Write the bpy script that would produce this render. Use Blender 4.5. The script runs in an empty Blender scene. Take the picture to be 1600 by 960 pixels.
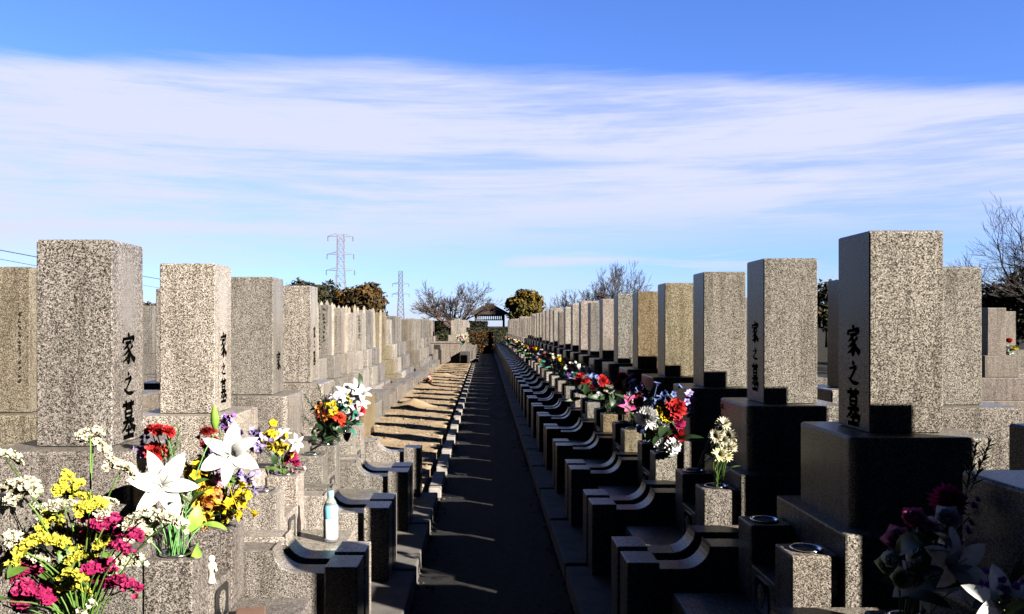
import bpy, bmesh, math, random
from mathutils import Vector, Matrix, noise
random.seed(11)
S = bpy.context.scene
COL = S.collection
PI = math.pi
EYE = 1.5
F = 1300.0
VX, VY = 758.0, 510.0

def at(px, py, d):
    """the place seen at photograph pixel (px, py) when it stands d metres down the aisle"""
    return Vector(((px - VX) / F * d, d, EYE + (VY - py) / F * d))

# ------------------------------------------------------------------ nodes / materials
def new_mat(name):
    m = bpy.data.materials.new(name); m.use_nodes = True
    nt = m.node_tree
    return m, nt, nt.nodes['Principled BSDF']

def ramp(nt, stops):
    r = nt.nodes.new('ShaderNodeValToRGB')
    el = r.color_ramp.elements
    while len(el) < len(stops): el.new(0.5)
    for e, (p, c) in zip(el, stops):
        e.position = p; e.color = (c, c, c, 1) if not isinstance(c, tuple) else (*c, 1)
    return r

def mult(nt, a, b, fac=1.0, mode='MULTIPLY'):
    m = nt.nodes.new('ShaderNodeMix'); m.data_type = 'RGBA'; m.blend_type = mode
    m.inputs[0].default_value = fac
    nt.links.new(a, m.inputs[6])
    if isinstance(b, tuple): m.inputs[7].default_value = (*b, 1)
    else: nt.links.new(b, m.inputs[7])
    return m.outputs[2]

def obj_coords(nt):
    tc = nt.nodes.new('ShaderNodeTexCoord'); oi = nt.nodes.new('ShaderNodeObjectInfo')
    ml = nt.nodes.new('ShaderNodeMath'); ml.operation = 'MULTIPLY'; ml.inputs[1].default_value = 41.7
    nt.links.new(oi.outputs['Random'], ml.inputs[0])
    ad = nt.nodes.new('ShaderNodeVectorMath'); ad.operation = 'ADD'
    nt.links.new(tc.outputs['Object'], ad.inputs[0]); nt.links.new(ml.outputs[0], ad.inputs[1])
    return tc, oi, ad.outputs[0]

def granite(name, scale=300, rough=0.33, worn=False, dark=1.0):
    m, nt, b = new_mat(name)
    tc, oi, co = obj_coords(nt)
    v = nt.nodes.new('ShaderNodeTexVoronoi'); v.inputs['Scale'].default_value = scale
    n0 = nt.nodes.new('ShaderNodeTexNoise'); n0.inputs['Scale'].default_value = 130; n0.inputs['Detail'].default_value = 2
    nt.links.new(co, n0.inputs['Vector'])
    off = nt.nodes.new('ShaderNodeVectorMath'); off.operation = 'SCALE'; off.inputs['Scale'].default_value = 0.006
    nt.links.new(n0.outputs['Color'], off.inputs[0])
    ad = nt.nodes.new('ShaderNodeVectorMath'); ad.operation = 'ADD'
    nt.links.new(co, ad.inputs[0]); nt.links.new(off.outputs[0], ad.inputs[1])
    # grain size differs from stone to stone
    gs = nt.nodes.new('ShaderNodeMath'); gs.operation = 'MULTIPLY_ADD'; gs.inputs[1].default_value = .5; gs.inputs[2].default_value = .78
    nt.links.new(oi.outputs['Random'], gs.inputs[0])
    sc_ = nt.nodes.new('ShaderNodeVectorMath'); sc_.operation = 'SCALE'
    nt.links.new(ad.outputs[0], sc_.inputs[0]); nt.links.new(gs.outputs[0], sc_.inputs['Scale'])
    nt.links.new(sc_.outputs[0], v.inputs['Vector'])
    sp = nt.nodes.new('ShaderNodeSeparateColor'); nt.links.new(v.outputs['Color'], sp.inputs[0])
    r = ramp(nt, [(0, (.010, .0095, .009)), (.22, (.028, .026, .025)), (.36, (.085, .079, .073)), (.56, (.148, .138, .127)), (.76, (.218, .205, .190)), (1, (.33, .316, .296))])
    nt.links.new(sp.outputs[0], r.inputs[0])
    n1 = nt.nodes.new('ShaderNodeTexNoise'); n1.inputs['Scale'].default_value = 5; n1.inputs['Detail'].default_value = 5
    mp = nt.nodes.new('ShaderNodeMapping'); mp.inputs['Scale'].default_value = (1, 1, .35)
    nt.links.new(co, mp.inputs[0]); nt.links.new(mp.outputs[0], n1.inputs['Vector'])
    r1 = ramp(nt, [(.3, (.80, .79, .77)), (.62, (1.06, 1.05, 1.03))]); nt.links.new(n1.outputs[0], r1.inputs[0])
    c = mult(nt, r.outputs[0], r1.outputs[0])
    # rain streaks and grime running down the faces, coarse clouding from block to block
    n3 = nt.nodes.new('ShaderNodeTexNoise'); n3.inputs['Scale'].default_value = 1; n3.inputs['Detail'].default_value = 4; n3.inputs['Roughness'].default_value = .6
    m3 = nt.nodes.new('ShaderNodeMapping'); m3.inputs['Scale'].default_value = (22, 22, 1.6)
    nt.links.new(co, m3.inputs[0]); nt.links.new(m3.outputs[0], n3.inputs['Vector'])
    r3 = ramp(nt, [(.34, (.66, .65, .63)), (.52, (1.02, 1.02, 1.02))]); nt.links.new(n3.outputs[0], r3.inputs[0])
    c = mult(nt, c, r3.outputs[0], .9)
    if worn:      # a rubbed, smoother and greyer patch high on the front of an old stele
        x = nt.nodes.new('ShaderNodeSeparateXYZ'); nt.links.new(tc.outputs['Object'], x.inputs[0])
        def math_(op, a, bb):
            q = nt.nodes.new('ShaderNodeMath'); q.operation = op
            for i, s in enumerate((a, bb)):
                if s is None: continue
                if isinstance(s, (int, float)): q.inputs[i].default_value = s
                else: nt.links.new(s, q.inputs[i])
            return q.outputs[0]
        front = math_('GREATER_THAN', x.outputs[0], .120)
        yy = math_('POWER', math_('DIVIDE', x.outputs[1], .085), 2.0)
        zz = math_('POWER', math_('DIVIDE', math_('SUBTRACT', x.outputs[2], .555), .15), 4.0)
        n2 = nt.nodes.new('ShaderNodeTexNoise'); n2.inputs['Scale'].default_value = 9; n2.inputs['Detail'].default_value = 3
        nt.links.new(co, n2.inputs['Vector'])
        g = math_('EXPONENT', math_('MULTIPLY', math_('ADD', yy, zz), -1.0), None)
        g = math_('MULTIPLY', math_('MULTIPLY', g, front), math_('MULTIPLY', n2.outputs[0], 1.45))
        mx = nt.nodes.new('ShaderNodeMix'); mx.data_type = 'RGBA'
        nt.links.new(g, mx.inputs[0]); nt.links.new(c, mx.inputs[6]); mx.inputs[7].default_value = (.15, .145, .14, 1)
        c = mx.outputs[2]
    c = mult(nt, c, oi.outputs['Color'])
    nt.links.new(c, b.inputs['Base Color'])
    b.inputs['Roughness'].default_value = rough
    b.inputs['Specular IOR Level'].default_value = .15
    return m

def tinted(name, rough=.6, spec=.3, trans=0.0, nscale=20, nlo=.75, nhi=1.1):
    """plain material whose colour is the object's own colour, with a little mottling"""
    m, nt, b = new_mat(name)
    tc, oi, co = obj_coords(nt)
    n = nt.nodes.new('ShaderNodeTexNoise'); n.inputs['Scale'].default_value = nscale; n.inputs['Detail'].default_value = 4
    nt.links.new(co, n.inputs['Vector'])
    r = ramp(nt, [(.3, nlo), (.7, nhi)]); nt.links.new(n.outputs[0], r.inputs[0])
    c = mult(nt, oi.outputs['Color'], r.outputs[0])
    nt.links.new(c, b.inputs['Base Color'])
    b.inputs['Roughness'].default_value = rough; b.inputs['Specular IOR Level'].default_value = spec
    if trans:
        t = nt.nodes.new('ShaderNodeBsdfTranslucent'); nt.links.new(c, t.inputs[0])
        mx = nt.nodes.new('ShaderNodeMixShader'); mx.inputs[0].default_value = trans
        nt.links.new(b.outputs[0], mx.inputs[1]); nt.links.new(t.outputs[0], mx.inputs[2])
        nt.links.new(mx.outputs[0], nt.nodes['Material Output'].inputs[0])
    return m

def mottled(name, c1, c2, scale=3, rough=.9, spec=.2, bump=0, detail=6, lo=.35, hi=.65):
    m, nt, b = new_mat(name)
    tc = nt.nodes.new('ShaderNodeTexCoord')
    n = nt.nodes.new('ShaderNodeTexNoise'); n.inputs['Scale'].default_value = scale; n.inputs['Detail'].default_value = detail
    nt.links.new(tc.outputs['Object'], n.inputs['Vector'])
    r = ramp(nt, [(lo, c1), (hi, c2)]); nt.links.new(n.outputs[0], r.inputs[0])
    nt.links.new(r.outputs[0], b.inputs['Base Color'])
    b.inputs['Roughness'].default_value = rough; b.inputs['Specular IOR Level'].default_value = spec
    if bump:
        bp = nt.nodes.new('ShaderNodeBump'); bp.inputs['Strength'].default_value = bump; bp.inputs['Distance'].default_value = .02
        n2 = nt.nodes.new('ShaderNodeTexNoise'); n2.inputs['Scale'].default_value = scale * 8; n2.inputs['Detail'].default_value = 5
        nt.links.new(tc.outputs['Object'], n2.inputs['Vector'])
        nt.links.new(n2.outputs[0], bp.inputs['Height']); nt.links.new(bp.outputs[0], b.inputs['Normal'])
    return m

M = {}
M['granite'] = granite('granite')
M['granite_worn'] = granite('granite_worn_front', worn=True)
M['granite_fine'] = granite('granite_fine', scale=260, rough=.3)
M['ink'] = mottled('black_paint', (.001, .001, .001), (.003, .003, .003), 30, .9, .0)
M['side_ink'] = mottled('grey_incised', (.012, .011, .010), (.03, .028, .026), 60, .8, .1)
M['black_stone'] = mottled('black_polished_stone', (.006, .006, .007), (.014, .014, .015), 20, .2, .5)
M['crest'] = granite('granite_carved', scale=300, rough=.6)
M['petal'] = tinted('petal', .55, .25, .30, 40, .85, 1.06)
M['leaf'] = tinted('leaf', .45, .35, .22, 30, .6, 1.15)
M['stalk'] = tinted('stalk', .5, .3, 0, 30, .7, 1.1)
M['paint'] = tinted('plain_surface', .55, .35, 0, 8, .75, 1.1)
M['bark'] = tinted('bark', .85, .2, 0, 12, .6, 1.15)
M['galv'] = tinted('galvanised_steel', .6, .4, 0, 2, .7, 1.1)
M['wood'] = tinted('weathered_wood', .75, .2, 0, 14, .7, 1.1)
m, nt, b = new_mat('stainless_steel'); b.inputs['Base Color'].default_value = (.62, .63, .65, 1); b.inputs['Metallic'].default_value = 1; b.inputs['Roughness'].default_value = .18; M['steel'] = m
m, nt, b = new_mat('clear_plastic'); b.inputs['Base Color'].default_value = (.86, .95, .98, 1); b.inputs['Roughness'].default_value = .05; b.inputs['Transmission Weight'].default_value = .85; b.inputs['IOR'].default_value = 1.2; M['pet'] = m
M['path'] = mottled('dark_gravel_path', (.014, .0135, .0135), (.028, .027, .026), 40, .95, .15, .6)
M['ground'] = mottled('cemetery_ground', (.018, .017, .012), (.035, .031, .021), 1.2, .95, .1, .4)
M['soil'] = mottled('dry_soil', (.21, .152, .092), (.34, .258, .165), 2.6, .97, .08, .4, 9, .3, .7)
M['concrete'] = mottled('concrete', (.24, .22, .20), (.36, .34, .31), 8, .9, .2, .3)

# ------------------------------------------------------------------ mesh helpers
def finish(bm, name, mats, smooth=False):
    me = bpy.data.meshes.new(name); bm.to_mesh(me); bm.free()
    for mm in (mats if isinstance(mats, (list, tuple)) else [mats]): me.materials.append(mm)
    if smooth:
        for p in me.polygons: p.use_smooth = True
    return me

def link(name, me, parent=None, loc=(0, 0, 0), rot=None, color=None, **props):
    o = bpy.data.objects.new(name, me); COL.objects.link(o)
    o.location = loc
    if rot is not None:
        if hasattr(rot, 'to_euler'): o.rotation_euler = rot.to_euler()
        else: o.rotation_euler = rot
    if parent: o.parent = parent
    if color: o.color = (*color, 1)
    for k, v in props.items():
        if v: o[k] = v
    if 'category' in o and 'kind' not in o: o['kind'] = 'thing'
    return o

def kids(o, _c={}):
    return [c for c in COL.objects if c.parent == o]

CH = {}
def child(parent, name, me, **kw):
    o = link(name, me, parent, **kw); CH.setdefault(parent.name, []).append(o); return o

def dup(o, parent=None):
    c = o.copy(); COL.objects.link(c); c.parent = parent
    for ch in CH.get(o.name, []):
        d = dup(ch, c); CH.setdefault(c.name, []).append(d)
    return c

def recolor(o, col):
    o.color = (*col, 1)
    for c in CH.get(o.name, []):
        if c.name.split('.')[0] in STONE_PARTS: recolor(c, col)
STONE_PARTS = {'stele', 'upper_base', 'lower_base', 'plinth', 'side_wall', 'post', 'offering_step'}

def box(bm, x0, x1, y0, y1, z0, z1, bev=0.0, seg=2, mi=0):
    r = bmesh.ops.create_cube(bm, size=1)
    vs = r['verts']
    for v in vs:
        v.co = Vector((x0 + (v.co.x + .5) * (x1 - x0), y0 + (v.co.y + .5) * (y1 - y0), z0 + (v.co.z + .5) * (z1 - z0)))
    if bev:
        es = list({e for v in vs for e in v.link_edges})
        bmesh.ops.bevel(bm, geom=es, offset=bev, segments=seg, affect='EDGES', profile=.6)
    return bm

def box_me(name, x0, x1, y0, y1, z0, z1, mat, bev=.006, seg=2):
    bm = bmesh.new(); box(bm, x0, x1, y0, y1, z0, z1, bev, seg); return finish(bm, name, mat)

def tube(bm, pts, rads, n=6, cap=True):
    rings = []
    for i, p in enumerate(pts):
        p = Vector(p)
        t = (Vector(pts[min(i + 1, len(pts) - 1)]) - Vector(pts[max(i - 1, 0)]))
        if t.length < 1e-9: t = Vector((0, 0, 1))
        t.normalize()
        a = t.orthogonal().normalized() if not rings else (rings_a - t * rings_a.dot(t)).normalized()
        rings_a = a
        bb = t.cross(a)
        r = rads[i] if isinstance(rads, (list, tuple)) else rads
        rings.append([bm.verts.new(p + (a * math.cos(2 * PI * k / n) + bb * math.sin(2 * PI * k / n)) * r) for k in range(n)])
    for i in range(len(rings) - 1):
        for k in range(n):
            bm.faces.new((rings[i][k], rings[i][(k + 1) % n], rings[i + 1][(k + 1) % n], rings[i + 1][k]))
    if cap:
        bm.faces.new(rings[0][::-1]); bm.faces.new(rings[-1])

def lathe(bm, prof, n=20, mi=0):
    rings = []
    for r, z in prof:
        rings.append([bm.verts.new((r * math.cos(2 * PI * k / n), r * math.sin(2 * PI * k / n), z)) for k in range(n)])
    for i in range(len(rings) - 1):
        for k in range(n):
            f = bm.faces.new((rings[i][k], rings[i][(k + 1) % n], rings[i + 1][(k + 1) % n], rings[i + 1][k])); f.material_index = mi

def extrude_profile(bm, prof, y0, y1):
    """closed outline in (x,z), given thickness along y"""
    a = [bm.verts.new((x, y0, z)) for x, z in prof]; b_ = [bm.verts.new((x, y1, z)) for x, z in prof]
    n = len(prof)
    bm.faces.new(a); bm.faces.new(b_[::-1])
    for i in range(n):
        bm.faces.new((a[(i + 1) % n], a[i], b_[i], b_[(i + 1) % n]))
    bmesh.ops.recalc_face_normals(bm, faces=bm.faces[:])

# ------------------------------------------------------------------ setting
def plane_obj(name, x0, x1, y0, y1, z, mat):
    bm = bmesh.new()
    bm.faces.new([bm.verts.new(c) for c in ((x0, y0, z), (x1, y0, z), (x1, y1, z), (x0, y1, z))])
    return link(name, finish(bm, name, mat), kind='structure')
plane_obj('ground', -3000, 3000, -200, 6000, -.03, M['ground'])
plane_obj('path', -.44, .50, -6, 46, -.012, M['path'])

SOIL_Y0, SOIL_Y1 = 7.15, 32.6
bm = bmesh.new()
nx, ny = 26, 420
g = []
for j in range(ny + 1):
    y = SOIL_Y0 + (SOIL_Y1 - SOIL_Y0) * j / ny
    row = []
    for i in range(nx + 1):
        x = -2.0 + 1.44 * i / nx
        z = .05 + .016 * noise.noise((x * 1.7, y * 1.7, 0)) + .008 * noise.noise((x * 6, y * 6, 3)) + .006 * noise.noise((x * 17, y * 17, 7))
        for (mx_, my_, mr, mh) in ((-1.28, 15.0, .30, .15), (-1.45, 20.2, .3, .07), (-1.2, 24.5, .4, .06)):
            dd = math.hypot(x - mx_, y - my_) / mr
            z += mh * math.exp(-dd * dd * 1.6) * (1 + .3 * noise.noise((x * 9, y * 9, 1)))
        row.append(bm.verts.new((x, y, z)))
    g.append(row)
for j in range(ny):
    for i in range(nx):
        bm.faces.new((g[j][i], g[j][i + 1], g[j + 1][i + 1], g[j + 1][i]))
# skirts so that the bed has sides towards gutter and kerb
for i in (nx,):
    low = [bm.verts.new((g[j][i].co.x, g[j][i].co.y, -.03)) for j in range(ny + 1)]
    for j in range(ny): bm.faces.new((g[j][i], low[j], low[j + 1], g[j + 1][i]))
link('soil', finish(bm, 'soil', M['soil'], True), kind='structure')

# ------------------------------------------------------------------ brush characters
def stroke(bm, pts, ws, frame):
    """flat brush stroke through pts (unit square), ws = widths; frame maps (a,b) to 3-D"""
    P = [Vector((p[0], p[1])) for p in pts]
    # resample with Catmull-Rom
    out, wo = [], []
    n = len(P)
    for i in range(n - 1):
        p0, p1, p2, p3 = P[max(i - 1, 0)], P[i], P[i + 1], P[min(i + 2, n - 1)]
        for s in range(5):
            t = s / 5
            out.append(.5 * ((2 * p1) + (-p0 + p2) * t + (2 * p0 - 5 * p1 + 4 * p2 - p3) * t * t + (-p0 + 3 * p1 - 3 * p2 + p3) * t ** 3))
            wo.append(ws[i] * (1 - t) + ws[i + 1] * t)
    out.append(P[-1]); wo.append(ws[-1])
    L, R = [], []
    for i, p in enumerate(out):
        t = out[min(i + 1, len(out) - 1)] - out[max(i - 1, 0)]
        if t.length < 1e-6: t = Vector((1, 0))
        t.normalize(); nn = Vector((-t.y, t.x)) * wo[i] * .5
        L.append(bm.verts.new(frame(*(p + nn)))); R.append(bm.verts.new(frame(*(p - nn))))
    for i in range(len(out) - 1):
        bm.faces.new((L[i], R[i], R[i + 1], L[i + 1]))
T = .085
KANJI = {
 'ie': [([(.46, 1.0), (.55, .88)], [.05, .11]), ([(.15, .84), (.11, .66)], [.05, .1]),
        ([(.15, .80), (.5, .82), (.87, .84), (.78, .67)], [.06, .065, .11, .02]),
        ([(.28, .67), (.72, .70)], [.06, .08]), ([(.50, .67), (.36, .55), (.13, .44)], [.09, .07, .015]),
        ([(.38, .58), (.53, .44), (.56, .2), (.49, .03), (.37, .12)], [.05, .09, .1, .1, .01]),
        ([(.51, .46), (.35, .34), (.12, .25)], [.07, .06, .015]), ([(.54, .32), (.37, .16), (.08, .05)], [.08, .07, .015]),
        ([(.80, .60), (.60, .44)], [.1, .02]), ([(.57, .44), (.74, .22), (.98, .08)], [.05, .1, .14])],
 'no': [([(.44, .98), (.56, .82)], [.05, .13]), ([(.16, .64), (.50, .70), (.72, .72), (.5, .46), (.2, .2)], [.06, .07, .12, .08, .04]),
        ([(.08, .24), (.2, .21), (.45, .08), (.72, .05), (1.0, .07)], [.03, .08, .09, .12, .04])],
 'haka': [([(.08, .875), (.92, .90)], [.06, .08]), ([(.32, 1.0), (.36, .79)], [.08, .06]), ([(.70, 1.0), (.64, .80)], [.08, .05]),
        ([(.28, .77), (.31, .50)], [.07, .07]), ([(.29, .765), (.72, .775), (.69, .5)], [.05, .08, .08]), ([(.32, .645), (.68, .65)], [.045, .05]),
        ([(.32, .53), (.68, .535)], [.045, .05]), ([(.10, .425), (.92, .45)], [.05, .08]),
        ([(.46, .52), (.35, .34), (.02, .17)], [.08, .08, .015]), ([(.58, .44), (.74, .3), (1.0, .19)], [.05, .09, .13]),
        ([(.30, .205), (.72, .215)], [.05, .06]), ([(.52, .33), (.51, .05)], [.08, .08]), ([(.14, .035), (.9, .045)], [.07, .09])],
}
def inscription_me(zs, xfront, w=.105, skew=.0):
    bm = bmesh.new()
    for key, z0, z1 in zs:
        ww = w * (1.0 if key != 'no' else .78)
        fr = lambda a, b_, z0=z0, z1=z1, ww=ww: (xfront + .0016, (a - .5) * ww + skew, z0 + b_ * (z1 - z0))
        for pts, wd in KANJI[key]:
            stroke(bm, pts, [q * 1.6 for q in wd], fr)
    return finish(bm, 'inscription', M['ink'])
def columns_me(xs, z0, z1, pitch, face='y', pos=-.1366, dash=.012, seed=1, th_=.0042):
    """columns of small incised characters too worn to read"""
    rr = random.Random(seed); bm = bmesh.new()
    for xc in xs:
        z = z1
        zz = z0 + rr.random() * (z1 - z0) * .25
        while z > zz:
            for k in range(3):
                a = Vector((rr.uniform(-1, 1) * dash * .6, rr.uniform(-1, 1) * pitch * .3)); th = rr.choice((0, PI / 2, .6, -.7))
                dv = Vector((math.cos(th), math.sin(th))) * dash * rr.uniform(.4, .75)
                p, q = a - dv, a + dv; nn = Vector((-dv.y, dv.x)).normalized() * th_
                vs = []
                for r_ in (p + nn, p - nn, q - nn, q + nn):
                    c = (xc + r_.x, pos - .001, z + r_.y) if face == 'y' else (pos, xc + r_.x, z + r_.y)
                    vs.append(bm.verts.new(c))
                bm.faces.new(vs)
            z -= pitch
    return finish(bm, 'side_lettering', M['side_ink'])

# ------------------------------------------------------------------ grave pieces (local +X looks at the aisle, origin under the stele)
# z levels
Z0, ZP, ZL, ZU, ZT = .10, .42, .75, 1.07, 1.81
def stele_me(w, h, mat, bev=.012, dome=0.0):
    bm = bmesh.new()
    box(bm, -w / 2, w / 2, -w / 2, w / 2, .004, h, 0)
    top = [e for e in bm.edges if all(v.co.z > h * .5 for v in e.verts)]
    ver = [e for e in bm.edges if abs(e.verts[0].co.z - e.verts[1].co.z) > h * .5]
    bmesh.ops.bevel(bm, geom=top, offset=bev, segments=3, affect='EDGES', profile=.55)
    if dome:
        for v in bm.verts:
            if v.co.z > h - .001: v.co.z += dome
    ver = [e for e in bm.edges if abs(e.verts[0].co.z - e.verts[1].co.z) > h * .5]
    bmesh.ops.bevel(bm, geom=ver, offset=.004, segments=1, affect='EDGES')
    box(bm, -w / 2 + .012, w / 2 - .012, -w / 2 + .012, w / 2 - .012, 0, .0038)
    return finish(bm, 'stele', mat)
def rounded_base_me(hw, hh, mat, rad=.035):
    """base block with rounded front arrises and a softly rolled top edge"""
    bm = bmesh.new()
    box(bm, -hw, hw, -hw, hw, 0, hh, 0)
    ver = [e for e in bm.edges if abs(e.verts[0].co.z - e.verts[1].co.z) > hh * .5 and e.verts[0].co.x > 0]
    bmesh.ops.bevel(bm, geom=ver, offset=rad, segments=5, affect='EDGES', profile=.5)
    top = [e for e in bm.edges if all(v.co.z > hh - 1e-4 for v in e.verts) and len(e.link_faces) == 2 and any(abs(f.normal.z) < .5 for f in e.link_faces)]
    bmesh.ops.bevel(bm, geom=top, offset=.010, segments=3, affect='EDGES', profile=.5)
    return finish(bm, 'upper_base', mat)

ME_stele = [stele_me(.27, .74, M['granite']), stele_me(.27, .74, M['granite'], .02, .012), stele_me(.28, .70, M['granite'], .008), stele_me(.26, .78, M['granite'], .03, .01), stele_me(.24, .72, M['granite'], .012)]
ME_stele_worn = stele_me(.27, .74, M['granite_worn'], .012)
ME_upper = rounded_base_me(.25, ZU - ZL, M['granite'])
ME_lower = box_me('lower_base', -.345, .31, -.335, .335, 0, ZL - ZP, M['granite'], .008)
ME_plinth = box_me('plinth', -.45, .313, -.44, .44, 0, ZP - Z0, M['granite'], .006)
ME_step = box_me('offering_step', .315, .765, -.272, .272, 0, .30, M['granite'], .012, 3)
# far lighter set
ME_upper_far = box_me('upper_base', -.25, .25, -.25, .25, 0, ZU - ZL, M['granite'], .008, 1)

def lean(a=.006): return (random.gauss(0, a), random.gauss(0, a), random.gauss(0, a * 2))
def gravestone(x, y, rz, tint, label, group, v=0, dz=0.0, kind='near', insc=None, worn=False, side=None, hscale=1.0):
    root = link('gravestone', None, None, (x, y, 0), (0, 0, rz), label=label, category='gravestone', group=group)
    root.empty_display_size = .2
    st = child(root, 'stele', ME_stele_worn if worn else ME_stele[v], loc=(0, 0, ZU + dz), color=tint)
    if hscale != 1.0: st.scale = (1, 1, hscale)
    if kind == 'far': st.rotation_euler = lean(.004); root.rotation_euler.z += random.gauss(0, .008); root.location.y += random.gauss(0, .015)
    child(root, 'upper_base', ME_upper if kind == 'near' else ME_upper_far, loc=(0, 0, ZL + dz), color=jit(tint))
    child(root, 'lower_base', ME_lower, loc=(0, 0, ZP + dz), color=jit(tint, .10))
    child(root, 'plinth', ME_plinth, loc=(0, 0, Z0 + dz), color=jit(tint, .12))
    if kind == 'near': child(root, 'offering_step', ME_step, loc=(0, 0, Z0), color=jit(tint, .06))
    if insc: child(st, 'inscription', insc)
    if side: child(st, 'side_lettering', side)
    return root
def jit(c, a=.05):
    k = 1 + random.uniform(-a, a); return tuple(max(.02, q * k * (1 + random.uniform(-.015, .015))) for q in c)

# enclosure of one plot
def wall_prof():
    p = [(-.45, 0), (-.45, .46), (.575, .46)]
    cx, cz, r = .685, .475, .11
    for k in range(0, 9):
        a = PI + (PI / 2) * k / 8
        p.append((cx + r * math.cos(a), cz + r * math.sin(a)))
    p += [(.80, .365), (.80, 0)]
    return p
def wall_me():
    bm = bmesh.new(); extrude_profile(bm, wall_prof(), -.07, .07)
    es = [e for e in bm.edges if abs(e.calc_face_angle(0)) > .9]
    bmesh.ops.bevel(bm, geom=es, offset=.004, segments=1, affect='EDGES')
    return finish(bm, 'side_wall', M['granite'])
ME_wall = wall_me()
ME_post = box_me('post', .797, .935, -.095, .095, 0, .40, M['granite'], .006)
def found_me():
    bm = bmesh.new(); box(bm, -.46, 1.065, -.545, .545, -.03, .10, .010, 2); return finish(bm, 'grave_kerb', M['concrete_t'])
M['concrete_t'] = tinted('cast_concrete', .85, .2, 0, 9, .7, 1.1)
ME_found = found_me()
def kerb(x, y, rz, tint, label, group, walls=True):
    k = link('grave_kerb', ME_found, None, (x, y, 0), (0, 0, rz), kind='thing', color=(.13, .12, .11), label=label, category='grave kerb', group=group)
    if walls:
        for s in (-1, 1):
            child(k, 'side_wall', ME_wall, loc=(0, s * .45, .10), color=jit(tint))
            child(k, 'post', ME_post, loc=(0, s * .445, .10), color=jit(tint, .08))
    return k

# flower stand + steel cup, incense box + crest panel
ME_stand = box_me('flower_stand', -.0825, .0825, -.085, .085, 0, .31, M['granite'], .010, 3)
bm = bmesh.new(); lathe(bm, [(.030, -.10), (.044, -.02), (.046, .004), (.056, .008), (.058, .004), (.056, .002), (.048, .001)], 24); ME_cup = finish(bm, 'metal_cup', M['steel'], True)
bm = bmesh.new(); lathe(bm, [(.0, -.06), (.040, -.06), (.043, -.003)], 20); ME_cupin = finish(bm, 'cup_lining', M['black_stone'], True)
ME_ibox = box_me('incense_box', -.0825, .0825, -.132, .132, 0, .115, M['granite'], .006)
def stand(x, y, tint, label, group, full=True):
    s = link('flower_stand', ME_stand, None, (x, y, .40), color=tint, label=label, category='flower stand', group=group)
    c = child(s, 'metal_cup', ME_cup, loc=(0, 0, .312))
    return s
def ibox_me():
    bm = bmesh.new(); box(bm, -.0825, .0825, -.132, .132, 0, .16, .006); return finish(bm, 'incense_box', M['granite'])
ME_ibox = ibox_me()
def panel_me():
    # arched black slab let into the front
    bm = bmesh.new()
    pr = [(-.075, 0), (-.075, .105), (-.06, .122), (.06, .122), (.075, .105), (.075, 0)]
    a = [bm.verts.new((.004, y, z)) for y, z in pr]; b_ = [bm.verts.new((-.004, y, z)) for y, z in pr]
    bm.faces.new(a); bm.faces.new(b_[::-1])
    for i in range(len(pr)): bm.faces.new((a[i], b_[i], b_[(i + 1) % len(pr)], a[(i + 1) % len(pr)]))
    bmesh.ops.recalc_face_normals(bm, faces=bm.faces[:])
    return finish(bm, 'crest_panel', M['black_stone'])
def crest_me():
    # pale raised lotus bud: pointed oval with inner petals
    bm = bmesh.new()
    for (s, h, x) in ((1.0, 1.0, .006), (.55, .8, .009)):
        pts = []
        for k in range(18):
            t = k / 18 * 2 * PI
            pts.append((math.sin(t) * .034 * s * (1 - .28 * math.cos(t)), .060 - math.cos(t) * .045 * h))
        a = [bm.verts.new((x, y, z)) for y, z in pts]; b_ = [bm.verts.new((x - .004, y, z)) for y, z in pts]
        bm.faces.new(a)
        for i in range(len(pts)): bm.faces.new((a[i], b_[i], b_[(i + 1) % len(pts)], a[(i + 1) % len(pts)]))
    bmesh.ops.recalc_face_normals(bm, faces=bm.faces[:])
    return finish(bm, 'crest', M['crest'])
ME_panel, ME_crest = panel_me(), crest_me()
def incense(x, y, rz, tint, label, group):
    r = link('incense_box', ME_ibox, None, (x, y, .40), (0, 0, rz), color=tint, label=label, category='incense box', group=group)
    p = child(r, 'crest_panel', ME_panel, loc=(.084, 0, .012)); child(p, 'crest', ME_crest, color=(1.25, 1.22, 1.15))
    return r

# ------------------------------------------------------------------ the rows
GREY, LIGHT, WARM, PINK, YEL, TAN, DARK, WHITE = (.88, .87, .87), (1.12, 1.10, 1.07), (1.0, .95, .90), (1.06, .97, .94), (.98, .90, .66), (.86, .70, .47), (.62, .62, .64), (1.35, 1.32, 1.28)
ORD = ['first', 'second', 'third', 'fourth', 'fifth', 'sixth', 'seventh', 'eighth', 'ninth', 'tenth', 'eleventh', 'twelfth', 'thirteenth', 'fourteenth', 'fifteenth', 'sixteenth', 'seventeenth', 'eighteenth', 'nineteenth', 'twentieth']
def od(i): return ORD[i] if i < 20 else None
LX, RX, LBX, RBX = -1.465, 1.535, -2.395, 2.46
def lc(i): return 3.10 + 1.125 * (i - 1)       # left lattice, i = 1 is the tall stone at the left
def rc(i): return 3.165 + 1.15 * (i - 1)       # right lattice
UF = .398                                       # stands stand this far in front of the stele

I_L1 = inscription_me([('ie', .292, .405), ('no', .175, .262), ('haka', -.005 + .02, .155)], .135, .12)
I_L2 = inscription_me([('ie', .275, .40), ('no', .185, .245), ('haka', .045, .165)], .135, .105)
I_L3 = inscription_me([('ie', .15, .27)], .135, .11)
I_L4 = inscription_me([('ie', .34, .43), ('no', .265, .325), ('haka', .13, .24)], .135, .09)
I_R1 = inscription_me([('ie', .28, .395), ('no', .17, .26), ('haka', .015, .155)], .135, .115)
I_R2 = inscription_me([('ie', .31, .42), ('no', .22, .285), ('haka', .06, .20)], .135, .11)

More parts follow.
